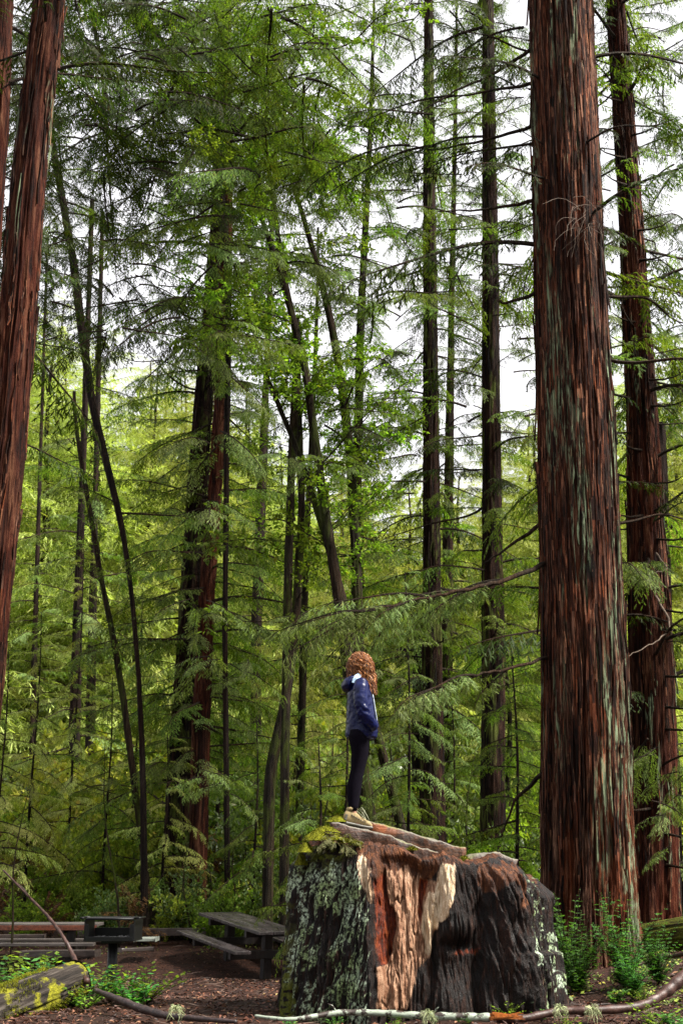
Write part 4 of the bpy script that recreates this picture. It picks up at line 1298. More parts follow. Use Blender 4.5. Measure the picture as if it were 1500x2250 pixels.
    mc = ramp(n, l, nd, [(.35, (.05, .06, .006)), (.6, (.13, .14, .01))])
    c = mixc(n, l, s2.outputs[1], c, mc)
    hgt = mth(n, l, 'ADD', s, mth(n, l, 'MULTIPLY', nd, .35))
    rgh = ramp(n, l, nz, [(.4, .42), (.6, .75)])
    finish(m, n, l, c, rgh, hgt, 1.0, .03, .22)
    me = mesh_np('stump_body', G.reshape(-1, 3) - np.array(base), F, [m], attrs={'wood': A1, 'cover': A2})
    link('stump_body', me, root)
    # two sloping walls of sawn wood standing up out of the top
    wm, n, l = nmat('sawn red wood')
    tc = n.new('ShaderNodeTexCoord').outputs['Object']
    g1 = noise_node(n, l, tc, 1, 6, .65, (3, 10, 22), .4); g2 = noise_node(n, l, tc, 3.0, 4); g3 = noise_node(n, l, tc, 40, 5, .7)
    cc = ramp(n, l, mth(n, l, 'ADD', mth(n, l, 'MULTIPLY', g1, .6), mth(n, l, 'MULTIPLY', g3, .4)), [(.36, (.010, .006, .004)), (.5, (.045, .018, .009)), (.66, (.16, .06, .022))])
    cc = mixc(n, l, ramp(n, l, g2, [(.52, 0), (.66, 1)]), cc, (.26, .07, .016))
    geo = n.new('ShaderNodeNewGeometry'); sp = n.new('ShaderNodeSeparateXYZ'); l.new(geo.outputs['Normal'], sp.inputs[0])
    topm = mth(n, l, 'MULTIPLY', ramp(n, l, sp.outputs['Z'], [(.45, 0), (.75, 1)]), ramp(n, l, g3, [(.35, .5), (.6, 1)]))
    cc = mixc(n, l, topm, cc, mixc(n, l, ramp(n, l, g2, [(.45, 0), (.6, 1)]), (.16, .15, .12), (.13, .14, .03)))
    finish(wm, n, l, cc, .5, mth(n, l, 'ADD', g1, g3), .6, .015, .4)

    def wall(name, top, y0, y1, zlow, seed):
        nx, V = 90, []
        pts = [P(x, y, y0) for x, y in top]
        xs = np.linspace(pts[0].x, pts[-1].x, nx); zs = np.interp(xs, [p.x for p in pts], [p.z for p in pts])
        prof = [(0, -1), (0, -.6), (0, -.3), (.0, -.12), (.0, -.03), (.03, 0), (.2, .0), (.5, .005), (.8, 0), (.97, 0), (1, -.03), (1, -.3), (1, -1)]
        for i_, (x, z) in enumerate(zip(xs, zs)):
            for (f, d) in prof:
                yy = y0 + (y1 - y0) * f; zz = z + d * (z - zlow) if d <= 0 else z + d
                V.append((x, yy, zz))
        V = np.array(V)
        q = fbm(V[:, 0] * 7, V[:, 1] * 7, V[:, 2] * 18, seed, 4)
        V[:, 1] += .022 * q; V[:, 2] += .010 * fbm(V[:, 0] * 14, V[:, 1] * 8, 0, seed + 3, 3)
        ends = np.isclose(np.repeat(np.arange(nx), len(prof)), 0) | (np.repeat(np.arange(nx), len(prof)) == nx - 1)
        V[ends, 0] += .03 * fbm(V[ends, 1] * 9, V[ends, 2] * 9, 0, seed + 8, 3)
        k_ = len(prof)
        i = np.arange(nx - 1)[:, None] * k_; j = np.arange(k_ - 1)[None]
        Fq = np.stack([i + j, i + j + k_, i + j + 1 + k_, i + j + 1], -1).reshape(-1, 4)
        e1 = [(a_, a_ + 1, k_ - 2 - a_, k_ - 1 - a_) for a_ in range(5)]
        e2 = [tuple((nx - 1) * k_ + w for w in q_)[::-1] for q_ in e1]
        link(name, mesh_np(name, V - np.array(base), [Fq, np.array(e1 + e2)], [wm]), root)
    wall('wood_slab', [(728, 1806), (742, 1806), (765, 1814), (820, 1826), (860, 1838), (905, 1856), (960, 1873), (1002, 1886)], 12.28, 12.60, 1.0, 5)
    wall('wood_slab', [(732, 1797), (760, 1797), (800, 1801), (850, 1814), (930, 1838), (1000, 1858), (1018, 1863)], 12.64, 12.95, 1.0, 9)
    wall('wood_slab', [(1020, 1884), (1040, 1878), (1075, 1874), (1098, 1872), (1118, 1881), (1130, 1888)], 12.1, 12.9, 1.0, 15)
    # moss cushions and the dead sprig lying on the shoulder
    mm, n, l = nmat('bright moss'); tc = n.new('ShaderNodeTexCoord').outputs['Object']
    g = noise_node(n, l, tc, 60, 5, .75)
    finish(mm, n, l, ramp(n, l, g, [(.35, (.03, .033, .003)), (.6, (.17, .175, .010)), (.75, (.32, .32, .02))]), .95, g, 1.0, .02, .1)
    M['moss'] = mm
    return root


STUMP = make_stump()


def moss_pad(parent, base, c, r, seed, name='moss_pad'):
    """a cushion of moss: a low dome bristling with tiny blades"""
    random.seed(seed); mb = MB()
    nr, nc = 7, 18
    for i in range(nr):
        for j in range(nc):
            q = []
            for (a_, b_) in ((i, j), (i + 1, j), (i + 1, j + 1), (i, j + 1)):
                f = a_ / nr; an = 2 * math.pi * (b_ % nc) / nc
                rr = 1 + .25 * float(vnoise(math.cos(an) * 2, math.sin(an) * 2, f * 2, seed))
                q.append(Vector(c) + Vector((math.cos(an) * f * r[0] * rr, math.sin(an) * f * r[1] * rr, math.cos(f * 1.45) * r[2] - .15 * r[2])) - base)
            mb.quad(*q)
    for k in range(260):
        f = math.sqrt(random.random()); an = rnd(0, 6.28)
        p = Vector(c) + Vector((math.cos(an) * f * r[0], math.sin(an) * f * r[1], math.cos(f * 1.45) * r[2] - .15 * r[2])) - base
        d = Vector((rnd(-1, 1) + math.cos(an) * f, rnd(-1, 1) + math.sin(an) * f, rnd(.3, 1.2))).normalized() * rnd(.012, .03)
        mb.tri(p - Vector((.003, 0, 0)), p + Vector((.003, 0, 0)), p + d)
    return mb.build(name, M['moss'], parent, smooth=True)


sb = STUMP.location
for i, (px, py, D, r) in enumerate([(742, 1806, 12.5, (.10, .16, .07)), (716, 1832, 12.1, (.13, .16, .08)), (694, 1846, 11.95, (.11, .14, .09)), (672, 1872, 11.9, (.07, .12, .10)), (735, 1846, 11.85, (.12, .1, .05)), (662, 1900, 12.0, (.05, .1, .12)),
                                     (905, 1868, 12.2, (.05, .1, .03)), (1020, 1893, 12.0, (.05, .07, .05)), (783, 1858, 11.85, (.06, .06, .03)), (760, 1852, 11.8, (.08, .05, .03))]):
    moss_pad(STUMP, sb, P(px, py, D), r, i)
random.seed(71)
sprig = bough_mesh('sprig', .45, 402, leaf_mat('drying sprig', (.12, .13, .05), (.26, .26, .12), (.3, .22, .1), trans=.2), fine=True, droop=.1, hang=.2, dens=2.2)
for i, (px, py, D, az, s, t_) in enumerate([(722, 1828, 11.95, .2, 1.0, -.3), (716, 1830, 11.95, -.5, .8, -.5), (728, 1836, 11.8, -2.6, .6, -.6)]):
    pass
o = link('cut_sprig', join_at('cut_sprig', [(mesh_arrays(sprig), Matrix.Translation(P(px, py, D) - P(722, 1828, 11.95)) @ Euler((rnd(-.5, .5), -t_, az)).to_matrix().to_4x4() @ Matrix.Scale(s, 4))
         for (px, py, D, az, s, t_) in [(715, 1826, 11.9, .2, .8, -.25), (712, 1828, 11.85, -.5, .7, -.5), (735, 1832, 11.8, -2.4, .55, -.5), (742, 1836, 11.75, 0.1, .5, -.3)]], [sprig.materials[0], M['twig']]), None, P(722, 1828, 11.95))
tag(o, 'dried grey green sprig lying on the mossy left shoulder of the stump', 'sprig')

# ------------------------------------------------------------------ the person on the stump
def solid(name, col, rough=.6, spec=.3, bump=None, bs=.4, bd=.004, var=.25):
    m, n, l = nmat(name); tc = n.new('ShaderNodeTexCoord').outputs['Object']
    g = noise_node(n, l, tc, bump or 40, 4, .6)
    c = ramp(n, l, g, [(.3, tuple(x * (1 - var) for x in col)), (.7, tuple(min(1, x * (1 + var)) for x in col))])
    return finish(m, n, l, c, rough, g, bs, bd, spec)


M['skin'] = solid('skin', (.36, .19, .13), .5)
M['navy'] = solid('navy nylon', (.004, .007, .046), .32, .22, 14, .5, .01, .3)
M['lining'] = solid('pale blue lining', (.30, .42, .58), .8)
M['zip'] = solid('pale zip', (.45, .52, .62), .5)
M['legging'] = solid('black leggings', (.004, .003, .006), .9, .05)
M['suede'] = solid('tan suede', (.27, .205, .105), .85, .2, 60)
M['shoe_dark'] = solid('grey mesh', (.09, .085, .075), .8)
M['sole'] = solid('grey rubber', (.16, .155, .14), .7)
M['lace'] = solid('olive lace', (.20, .21, .13), .8)
M['eye'] = solid('eye', (.03, .02, .015), .2)
M['lip'] = solid('lip', (.35, .10, .09), .5)


def hair_mat():
    m, n, l = nmat('curly auburn hair')
    geo = n.new('ShaderNodeNewGeometry'); tc = n.new('ShaderNodeTexCoord').outputs['Object']
    c = ramp(n, l, geo.outputs['Random Per Island'], [(0, (.03, .009, .004)), (.3, (.14, .042, .012)), (.7, (.34, .125, .034)), (1, (.62, .30, .11))])
    sp = n.new('ShaderNodeSeparateXYZ'); l.new(tc, sp.inputs[0])
    tp = ramp(n, l, sp.outputs['Z'], [(.0, 1), (1.0, 1)])
    return finish(m, n, l, c, .42, None, spec=.5)


M['hair'] = hair_mat()
FOOT = P(780, 1818, 12.55)
K = 1 / 237.0                      # metres per photo pixel at the figure
def HP(X, Y, y=0.0):                # point measured on the enlarged view of the figure
    return Vector(((X - 500) / 5 * K, y, (2090 - Y) / 5 * K * 1.0))


PERSON = empty('person', FOOT, 'person with long curly auburn hair in navy rain jacket standing on the stump', 'person')
PERSON.rotation_euler = (0, 0, R(6))


def skin_chain(bm_parts, name, mat, parent, sub=2):
    """bm_parts: list of chains [(Vector, radius), ...]; chains after the first start at an index of an earlier point"""
    me = bpy.data.meshes.new(name); V, E, Rd = [], [], []
    for start, ch in bm_parts:
        prev = start
        for p, r in ch:
            V.append(tuple(p)); Rd.append(r if not np.isscalar(r) else (r, r))
            if prev is not None: E.append((prev, len(V) - 1))
            prev = len(V) - 1
    me.from_pydata(V, E, [])
    o = link(name, me, parent)
    sk = o.modifiers.new('skin', 'SKIN'); sk.use_smooth_shade = True
    for i, r in enumerate(Rd): me.skin_vertices[0].data[i].radius = r
    me.skin_vertices[0].data[0].use_root = True
    ss = o.modifiers.new('sub', 'SUBSURF'); ss.levels = sub; ss.render_levels = sub
    me.materials.append(mat)
    return bake(o)


def bake(o, fn=None):
    """turn the modifiers of an object into plain mesh"""
    dg = bpy.context.evaluated_depsgraph_get(); dg.update()
    ev = o.evaluated_get(dg)
    me = bpy.data.meshes.new_from_object(ev)
    mats = list(o.data.materials)
    o.modifiers.clear(); o.data = me
    me.materials.clear()
    for m in mats: me.materials.append(m)
    if fn:
        v = np.empty(len(me.vertices) * 3, np.float32); me.vertices.foreach_get('co', v); v = v.reshape(-1, 3)
        nn = np.empty(len(me.vertices) * 3, np.float32); me.vertices.foreach_get('normal', nn); nn = nn.reshape(-1, 3)
        v = fn(v, nn).astype(np.float32); me.vertices.foreach_set('co', v.ravel()); me.update()
    me.polygons.foreach_set('use_smooth', np.ones(len(me.polygons), bool))
    return o


def loft(mb, secs, n=20, m=0):
    """secs: (cx, cy, z, rx, ry[, tiltx]) stacked ellipses, closed at both ends"""
    i0 = len(mb.v)
    for s in secs:
        cx, cy, z, rx_, ry_ = s[:5]; tl = s[5] if len(s) > 5 else 0
        for j in range(n):
            a = 2 * math.pi * j / n
            x = math.cos(a) * rx_
            mb.v.append((cx + x, cy + math.sin(a) * ry_, z + x * tl))
    for k in range(len(secs) - 1):
        for j in range(n):
            mb.q.append((i0 + k * n + j, i0 + k * n + (j + 1) % n, i0 + (k + 1) * n + (j + 1) % n, i0 + (k + 1) * n + j)); mb.qm.append(m)
    for base, rev in ((i0, True), (i0 + (len(secs) - 1) * n, False)):
        for j in range(1, n - 1):
            f = (base, base + j, base + j + 1); mb.t.append(f[::-1] if rev else f); mb.tm.append(m)


def make_person():
    # body: pelvis root, spine, neck, head; legs; arms with hands and fingers
    pel = HP(545, 1120)
    ch = [(None, [(pel, .09), (HP(555, 980), (.09, .10)), (HP(560, 760), (.085, .11)), (HP(560, 600), (.085, .12)), (HP(560, 500), (.055, .06)), (HP(562, 430), .05), (HP(565, 370), (.075, .07)), (HP(566, 290), (.095, .08)), (HP(566, 235), (.075, .065))])]
    cnt = 9
    for s in (-1, 1):
        dx = 0 if s < 0 else 26
        ch.append((0, [(HP(545 + dx, 1180, s * .085), .07), (HP(540 + dx, 1330, s * .09), .056), (HP(522 + dx, 1480, s * .09), .040), (HP(486 + dx, 1640, s * .09), .044), (HP(470 + dx, 1800, s * .09), .038), (HP(466 + dx, 1930, s * .09), .038), (HP(475 + dx, 2015, s * .095), .036), (HP(560 + dx, 2060, s * .10), .030)]))
        cnt += 8
        sh = cnt
        ch.append((3, [(HP(560, 540, s * .15), .045), (HP(548, 640, s * .19), .038), (HP(560, 800, s * .215), .040), (HP(610, 900, s * .20), .036), (HP(650, 975, s * .15), .024), (HP(664, 1000, s * .13), (.018, .032)), (HP(672, 1020, s * .12), (.015, .032))]))
        palm = cnt + 6; cnt += 7
        for f in range(5):
            oy = (f - 2) * .016; L = [.05, .075, .082, .074, .058][f]
            if f == 0: pts = [(HP(674, 1010, s * .12 - s * .03), .009), (HP(684, 1020, s * .12 - s * .04), .008), (HP(690, 1035, s * .12 - s * .04), .007)]
            else: pts = [(HP(678, 1030, s * .12 + oy), .009), (HP(684, 1048, s * .12 + oy), .0085), (HP(680, 1048 + L * 600, s * .115 + oy), .0075)]
            ch.append((palm, pts)); cnt += 3
    skin_chain(ch, 'body', M['skin'], PERSON)
    # face (turned to the far side of the scene)
    mb = MB()
    hc = HP(566, 300)
    f_dir = Vector((.86, .5, 0)).normalized(); f_s = Vector((-.5, .86, 0))
    def F(u, v, w): return hc + f_dir * u + f_s * v + Vector((0, 0, w))
    loft(mb, [(*(F(.088, 0, -.01)[:2]), F(0, 0, -.035).z, .014, .014), (*(F(.092, 0, 0)[:2]), F(0, 0, -.028).z, .018, .016), (*(F(.088, 0, 0)[:2]), F(0, 0, 0).z, .009, .008), (*(F(.08, 0, 0)[:2]), F(0, 0, .02).z, .006, .006)], 8)
    mb.build('nose', M['skin'], PERSON, smooth=True)
    mb = MB(); mb.tube([F(.078, -.022, -.062), F(.088, 0, -.060), F(.078, .022, -.062)], [.003, .006, .003], 6); mb.build('mouth', M['lip'], PERSON, smooth=True)
    for s in (-1, 1):
        mb = MB(); mb.tube([F(.078, s * .032 - .008, .008), F(.081, s * .032, .009), F(.078, s * .032 + .008, .008)], [.003, .006, .003], 6); mb.build('eye', M['eye'], PERSON, smooth=True)
        mb = MB(); mb.tube([F(-.005, s * .078, -.03), F(-.012, s * .088, 0), F(0, s * .085, .02), F(.012, s * .080, .008)], [.008, .009, .008, .006], 6); mb.build('ear', M['skin'], PERSON, smooth=True)
    # leggings
    mb = MB()
    for s in (-1, 1):
        dx = -6 if s < 0 else 24
        loft(mb, [(*HP(a + dx, 0, s * .085)[:2], HP(0, y).z, rx * K / 5, ry) for y, a, rx, ry in
                  [(1920, 466, 50, .047), (1860, 470, 54, .048), (1760, 474, 68, .054), (1650, 484, 77, .062), (1560, 500, 74, .062), (1480, 518, 74, .062), (1400, 532, 80, .068), (1300, 547, 92, .078), (1200, 546, 106, .09), (1120, 538, 116, .10), (1040, 545, 110, .09)]], 24)
    o = mb.build('leggings', M['legging'], PERSON, smooth=True)
    # jacket
    mb = MB()
    secs = [(1122, 403, 712, .155), (1100, 400, 742, .172), (1050, 402, 750, .176), (980, 405, 742, .172), (900, 405, 728, .165), (800, 407, 712, .16), (700, 410, 700, .16), (600, 418, 684, .172), (540, 432, 664, .185), (500, 455, 640, .155), (472, 485, 615, .09), (455, 510, 600, .06)]
    loft(mb, [((a + b - 1000) / 10 * K, 0, HP(0, y).z, (b - a) / 10 * K, w, -.08 if y > 1000 else 0) for y, a, b, w in secs], 32)
    for s in (-1, 1):
        pts = [HP(556, 530, s * .14), HP(543, 600, s * .19), HP(533, 700, s * .215), HP(540, 800, s * .228), HP(575, 880, s * .228), HP(625, 945, s * .212), HP(668, 990, s * .190), HP(690, 1020, s * .165)]
        mb.tube(pts, [.070, .072, .068, .064, .062, .057, .052, .046], 16)
    o = mb.build('jacket', M['navy'], PERSON)
    rm = o.modifiers.new('r', 'REMESH'); rm.mode = 'VOXEL'; rm.voxel_size = .008
    sm = o.modifiers.new('s', 'SMOOTH'); sm.iterations = 5; sm.factor = .5
    def wr(v, nn):
        x, y, z = v[:, 0], v[:, 1], v[:, 2]
        sleeve = sstep(.14, .18, np.abs(y)) * sstep(.80, .86, z)
        d = .005 * (1 - np.abs(fbm(x * 10 + z * 5, y * 9, z * 13 - x * 11, 3, 3)) * 1.6)
        d = d + sleeve * .010 * np.sin(z * 90 + x * 75 + 4 * fbm(x * 10, y * 10, z * 8, 7, 2)) * np.exp(-((z - 1.02) / .11) ** 2) * (.4 + fbm(x * 12, y * 5, z * 12, 9, 2))
        d = d + .008 * fbm(x * 5 + z * 12, y * 3, z * 4, 11, 2) * (1 - sstep(.98, 1.06, z))
        return v + nn * d[:, None]
    bake(o, wr)
    # hem band, zip, pocket seam
    mb = MB()
    for k in range(36):
        a0, a1 = 2 * math.pi * k / 36, 2 * math.pi * (k + 1) / 36
        cx, rx_, ry_ = (403 + 715 - 1000) / 10 * K, (715 - 403) / 10 * K + .004, .163
        z0 = HP(0, 1124).z
        def q(a, dz): return (cx + math.cos(a) * rx_, math.sin(a) * ry_, z0 + dz - .08 * math.cos(a) * rx_)
        mb.quad(q(a0, -.004), q(a1, -.004), q(a1, .016), q(a0, .016))
    mb.build('hem', M['navy'], PERSON, smooth=True)
    mb = MB(); pts = [HP(683, 640, -.045), HP(694, 720, -.06), HP(708, 820, -.062), HP(722, 900, -.062), HP(732, 980, -.06)]
    mb.tube([p + Vector((.012, 0, 0)) for p in pts], .0042, 5); mb.build('zip', M['zip'], PERSON, smooth=True)
    # hood lying on the back, with its pale lining
    mb = MB()
    loft(mb, [(*HP(432, 0)[:2], HP(0, 615).z, .022, .07), (*HP(418, 0)[:2], HP(0, 590).z, .05, .11), (*HP(412, 0)[:2], HP(0, 545).z, .056, .135), (*HP(424, 0)[:2], HP(0, 495).z, .056, .14), (*HP(448, 0)[:2], HP(0, 455).z, .052, .125), (*HP(475, 0)[:2], HP(0, 432).z, .035, .09)], 24)
    mb.tube([HP(470, 520, -.13), HP(510, 478, -.115), HP(548, 450, -.075), HP(570, 440, -.03)], [.024, .024, .020, .016], 10)
    o = mb.build('hood', M['navy'], PERSON)
    rm = o.modifiers.new('r', 'REMESH'); rm.mode = 'VOXEL'; rm.voxel_size = .007
    sm = o.modifiers.new('s', 'SMOOTH'); sm.iterations = 4
    bake(o, lambda v, nn: v + nn * (.006 * fbm(v[:, 0] * 20, v[:, 1] * 16, v[:, 2] * 16, 5, 3))[:, None])
    mb = MB()
    ring = [(445, 522, -.160), (458, 485, -.162), (478, 446, -.150), (515, 418, -.125), (556, 430, -.115), (548, 458, -.135), (522, 480, -.155), (500, 508, -.168), (468, 532, -.172)]
    pts = [HP(*r) for r in ring]; cen = sum(pts, Vector()) / len(pts) + Vector((0, -.006, 0))
    for k in range(len(pts)):
        a, b = pts[k], pts[(k + 1) % len(pts)]
        mb.tri(cen, a, b); mb.quad(a, b, b + Vector((0, .05, 0)), a + Vector((0, .05, 0)))
    mb.build('hood_lining', M['lining'], PERSON, smooth=True)
    # shoes
    for s in (-1, 1):
        dx = 0 if s < 0 else 34; y0 = s * .09; rt = -.10
        sh = empty('shoe', (0, 0, 0), parent=PERSON)
        def sec(X, y_lo, y_hi, w):   # a slice across the foot
            c = HP(X + dx, (y_lo + y_hi) / 2, y0); return (c, (y_lo - y_hi) / 10 * K, w)
        def slices(ss, n=16, name='', mat=None):
            mb = MB(); i0 = 0
            for (c, rz_, w) in ss:
                for j in range(n):
                    a = 2 * math.pi * j / n
                    ca, sa = math.cos(a), math.sin(a)
                    mb.v.append((c.x, c.y + w * np.sign(ca) * abs(ca) ** .8, c.z + rz_ * np.sign(sa) * abs(sa) ** .8))
            for k in range(len(ss) - 1):
                for j in range(n): mb.q.append((k * n + j, k * n + (j + 1) % n, (k + 1) * n + (j + 1) % n, (k + 1) * n + j)); mb.qm.append(0)
            for base, rev in ((0, True), ((len(ss) - 1) * n, False)):
                for j in range(1, n - 1):
                    f = (base, base + j, base + j + 1); mb.t.append(f[::-1] if rev else f); mb.tm.append(0)
            ob = mb.build(name, mat, sh, smooth=True)
            sbm = ob.modifiers.new('s', 'SUBSURF'); sbm.levels = 1; sbm.render_levels = 1
            return ob
        slices([sec(356, 2030, 1985, .022), sec(364, 2042, 1945, .036), sec(385, 2050, 1908, .041), sec(420, 2056, 1900, .042), sec(470, 2062, 1905, .042), sec(510, 2070, 1940, .043), sec(560, 2078, 1985, .047), sec(610, 2086, 2012, .048), sec(648, 2090, 2032, .042), sec(668, 2088, 2052, .026)], name='upper', mat=M['suede'])
        slices([sec(352, 2048, 2022, .03), sec(362, 2060, 2018, .042), sec(420, 2068, 2034, .045), sec(480, 2076, 2046, .044), sec(540, 2092, 2060, .048), sec(610, 2104, 2074, .051), sec(655, 2106, 2080, .044), sec(674, 2100, 2076, .028)], name='sole', mat=M['sole'])
        mb = MB()
        for k in range(6):   # dark mesh windows between the suede straps
            X = 452 + k * 24; yy = 1968 + k * 13
            c = HP(X + dx, yy, y0 - .0425 - .001 * k)
            mb.box(c, (.0055, .008, .026 - .002 * k), (0, R(-38), 0))
            c2 = HP(X + dx, yy, y0 + .0425 + .001 * k); mb.box(c2, (.0055, .008, .026 - .002 * k), (0, R(-38), 0))
        c = HP(385 + dx, 1985, y0 - .037); mb.box(c, (.022, .012, .05), (0, R(15), 0), jit=.002)
        mb.build('mesh_panel', M['shoe_dark'], sh, bevel=.002)
        mb = MB()
        for k in range(5):
            X = 500 + k * 20; yy = 1926 + k * 18
            a = HP(X + dx, yy, y0 - .03); b = HP(X + 8 + dx, yy - 3, y0 + .03); mb.tube([a, a.lerp(b, .5) + Vector((.004, 0, .008)), b], .0035, 5)
        a = HP(520 + dx, 1905, y0 - .02)
        for (X, yy, yo) in ((575, 1900, -.04), (600, 1950, -.045), (560, 1880, -.02)):
            e = HP(X + dx, yy, y0 + yo); f = HP(X + 25 + dx, yy + 55, y0 + yo - .01)
            mb.tube([a, e, f, f + Vector((-.015, 0, -.02)), a.lerp(f, .5)], .0028, 4)
        mb.build('laces', M['lace'], sh, smooth=True)
        mb = MB(); loft(mb, [(*HP(448 + dx, 0, y0)[:2], HP(0, 1915).z, .048, .041), (*HP(452 + dx, 0, y0)[:2], HP(0, 1895).z, .052, .043), (*HP(455 + dx, 0, y0)[:2], HP(0, 1878).z, .046, .040)], 16)
        mb.build('collar', M['suede'], sh, smooth=True)
    # hair: a dark mass under several hundred loose curls
    random.seed(91); mb = MB()
    loft(mb, [(*HP(565, 0)[:2], HP(0, 470).z, .05, .06), (*HP(566, 0)[:2], HP(0, 420).z, .085, .09), (*HP(560, 0)[:2], HP(0, 340).z, .092, .09), (*HP(560, 0)[:2], HP(0, 270).z, .092, .092), (*HP(566, 0)[:2], HP(0, 215).z, .082, .085), (*HP(568, 0)[:2], HP(0, 188).z, .045, .05)], 20)
    base_v = len(mb.v)
    c0 = HP(563, 270)
    for i in range(1000):
        u, v = rnd(0, 6.283), rnd(-.1, 1)
        rr = .080
        st = c0 + Vector((math.cos(u) * rr * math.sqrt(1 - v * v), math.sin(u) * rr * math.sqrt(1 - v * v), rr * 1.02 * v))
        if (st - c0).dot(Vector((.8, .55, 0))) > .075 and v < .35: continue
        out = (st - c0); out.z *= .3; out.normalize()
        L = rnd(.16, .36); stray = random.random() < .35
        frontlock = out.x > .25 and out.y < .5
        if frontlock: L = rnd(.2, .37)
        elif out.x < -.3: L = rnd(.15, .32)
        n = 16; q = st.copy(); pts = []; ph = rnd(0, 6.28); cr = rnd(.005, .016); fr = rnd(1.1, 1.7)
        side = out.cross(Vector((0, 0, 1))).normalized()
        for k in range(n):
            t = k / (n - 1)
            bulge = .030 * math.sin(min(1, t * 1.7) * math.pi) * (1 - .3 * t)
            fall = L * t * (1 - .1 * t)
            p = st + out * (bulge + .012 + (.035 * t if stray else 0)) + Vector((0, 0, -fall + .025 * math.sin(t * 3.1)))
            p += side * cr * math.cos(ph + k * fr) + out * cr * math.sin(ph + k * fr)
            if frontlock: p.x += .035 * t * t
            pts.append(p)
        mb.tube(pts, [.0024 + .0009 * math.sin(k) for k in range(n)], 3, 0, False)
    mb.build('hair', M['hair'], PERSON, smooth=True)


make_person()

# ------------------------------------------------------------------ picnic tables
def wood_mat(name, dark, mid, light, rough=.45, axis=(1.5, 22, 22)):
    m, n, l = nmat(name); tc = n.new('ShaderNodeTexCoord').outputs['Object']; oi = n.new('ShaderNodeObjectInfo')
    a = noise_node(n, l, tc, 1, 6, .65, axis, .6); b = noise_node(n, l, tc, 5, 4)
    c = ramp(n, l, a, [(.34, dark), (.52, mid), (.7, light)])
    c = mixc(n, l, mth(n, l, 'MULTIPLY', ramp(n, l, b, [(.4, 0), (.65, 1)]), .6), c, dark)
    return finish(m, n, l, c, ramp(n, l, b, [(.4, rough * .6), (.6, rough * 1.3)]), a, .5, .008, .5)


M['plank'] = wood_mat('damp dark plank', (.02, .016, .016), (.055, .044, .044), (.15, .13, .13), .35, (22, 1.5, 22))
M['plank_x'] = wood_mat('damp grey plank', (.03, .024, .022), (.09, .075, .068), (.20, .175, .16), .5, (22, 1.5, 22))
M['redplank'] = wood_mat('red brown board', (.04, .010, .005), (.13, .035, .015), (.22, .07, .03), .5)
M['post'] = wood_mat('black brown post', (.006, .004, .004), (.016, .011, .010), (.04, .03, .026), .5, (22, 22, 1.5))
M['timber'] = wood_mat('old timber', (.02, .013, .010), (.06, .04, .032), (.13, .095, .08), .6)


def picnic_table(loc, rz, tilt, label, top_mat, edge_mat, L=2.3):
    t = empty('picnic_table', loc, label, 'picnic table', 'picnic tables in the clearing'); t.rotation_euler = (tilt, 0, rz)
    for k in range(3):
        mb = MB(); mb.box((0, 0, 0), (.268, L, .05)); mb.build('tabletop_plank', M[top_mat], t, (-.275 + .275 * k, 0, .725 + .002 * (k % 2)), bevel=.006)
    for s in (-1, 1):
        mb = MB(); mb.box((0, 0, 0), (.30, L, .05)); mb.build('seat', M[top_mat], t, (s * .68, 0, .42), bevel=.006)
        mb = MB(); mb.box((0, 0, 0), (.15, .15, .80)); mb.build('leg', M['post'], t, (0, s * L * .30, .30), bevel=.006)
        mb = MB(); mb.box((0, 0, 0), (.72, .10, .12)); mb.build('tabletop_beam', M['post'], t, (0, s * L * .30 + .127, .638), bevel=.005)
        mb = MB(); mb.box((0, 0, 0), (1.50, .10, .13)); mb.build('seat_beam', M['post'], t, (0, s * L * .30 - .127, .328), bevel=.005)
    if edge_mat:
        mb = MB(); mb.box((0, 0, 0), (.03, L * .99, .085)); mb.build('edge_board', M[edge_mat], t, (-.43, 0, .685), bevel=.004)
    return t


c = P(543, 2022, 24.6)
g = gz(c.x, 24.6)
picnic_table((c.x, 24.6, P(543, 2024, 24.6).z - .75), R(28), R(5.0), 'dark damp picnic table with both benches, standing alone left of the stump', 'plank', None, L=2.7)
c = P(62, 2028, 24.8)
picnic_table((c.x, 24.8, P(62, 2028, 24.8).z - .75), R(92), R(0), 'grey topped picnic table with a red brown edge board, behind the grill', 'plank_x', 'redplank', L=2.6)

# timbers, slabs and boards lying round the clearing
def timber(label, a, b, w, h, mat='timber', name='timber', cat='timber', raise_=0.0):
    A, Bp = Vector(a), Vector(b); L = (Bp - A).length; mid = (A + Bp) / 2
    n = 14; mb = MB(); V = []
    for k in range(n + 1):
        x = -L / 2 + L * k / n
        for (dy, dz) in ((-.5, -.5), (-.5, .5), (.5, .5), (.5, -.5)):
            V.append((x, dy * w + .012 * float(vnoise(x * 3, dy * 5, dz * 5, 3)), dz * h + .012 * float(vnoise(x * 4, dy * 7, dz * 3, 8))))
    F = [(k * 4 + j, k * 4 + (j + 1) % 4, k * 4 + 4 + (j + 1) % 4, k * 4 + 4 + j) for k in range(n) for j in range(4)] + [(0, 1, 2, 3), (n * 4 + 3, n * 4 + 2, n * 4 + 1, n * 4)]
    o = link(name, mesh_np(name, V, np.array(F), [M[mat]], smooth=False), None, mid)
    d = Bp - A; o.rotation_euler = (0, -math.atan2(d.z, math.hypot(d.x, d.y)), math.atan2(d.y, d.x))
    bv = o.modifiers.new('b', 'BEVEL'); bv.width = .01; bv.segments = 2
    return tag(o, label, cat)


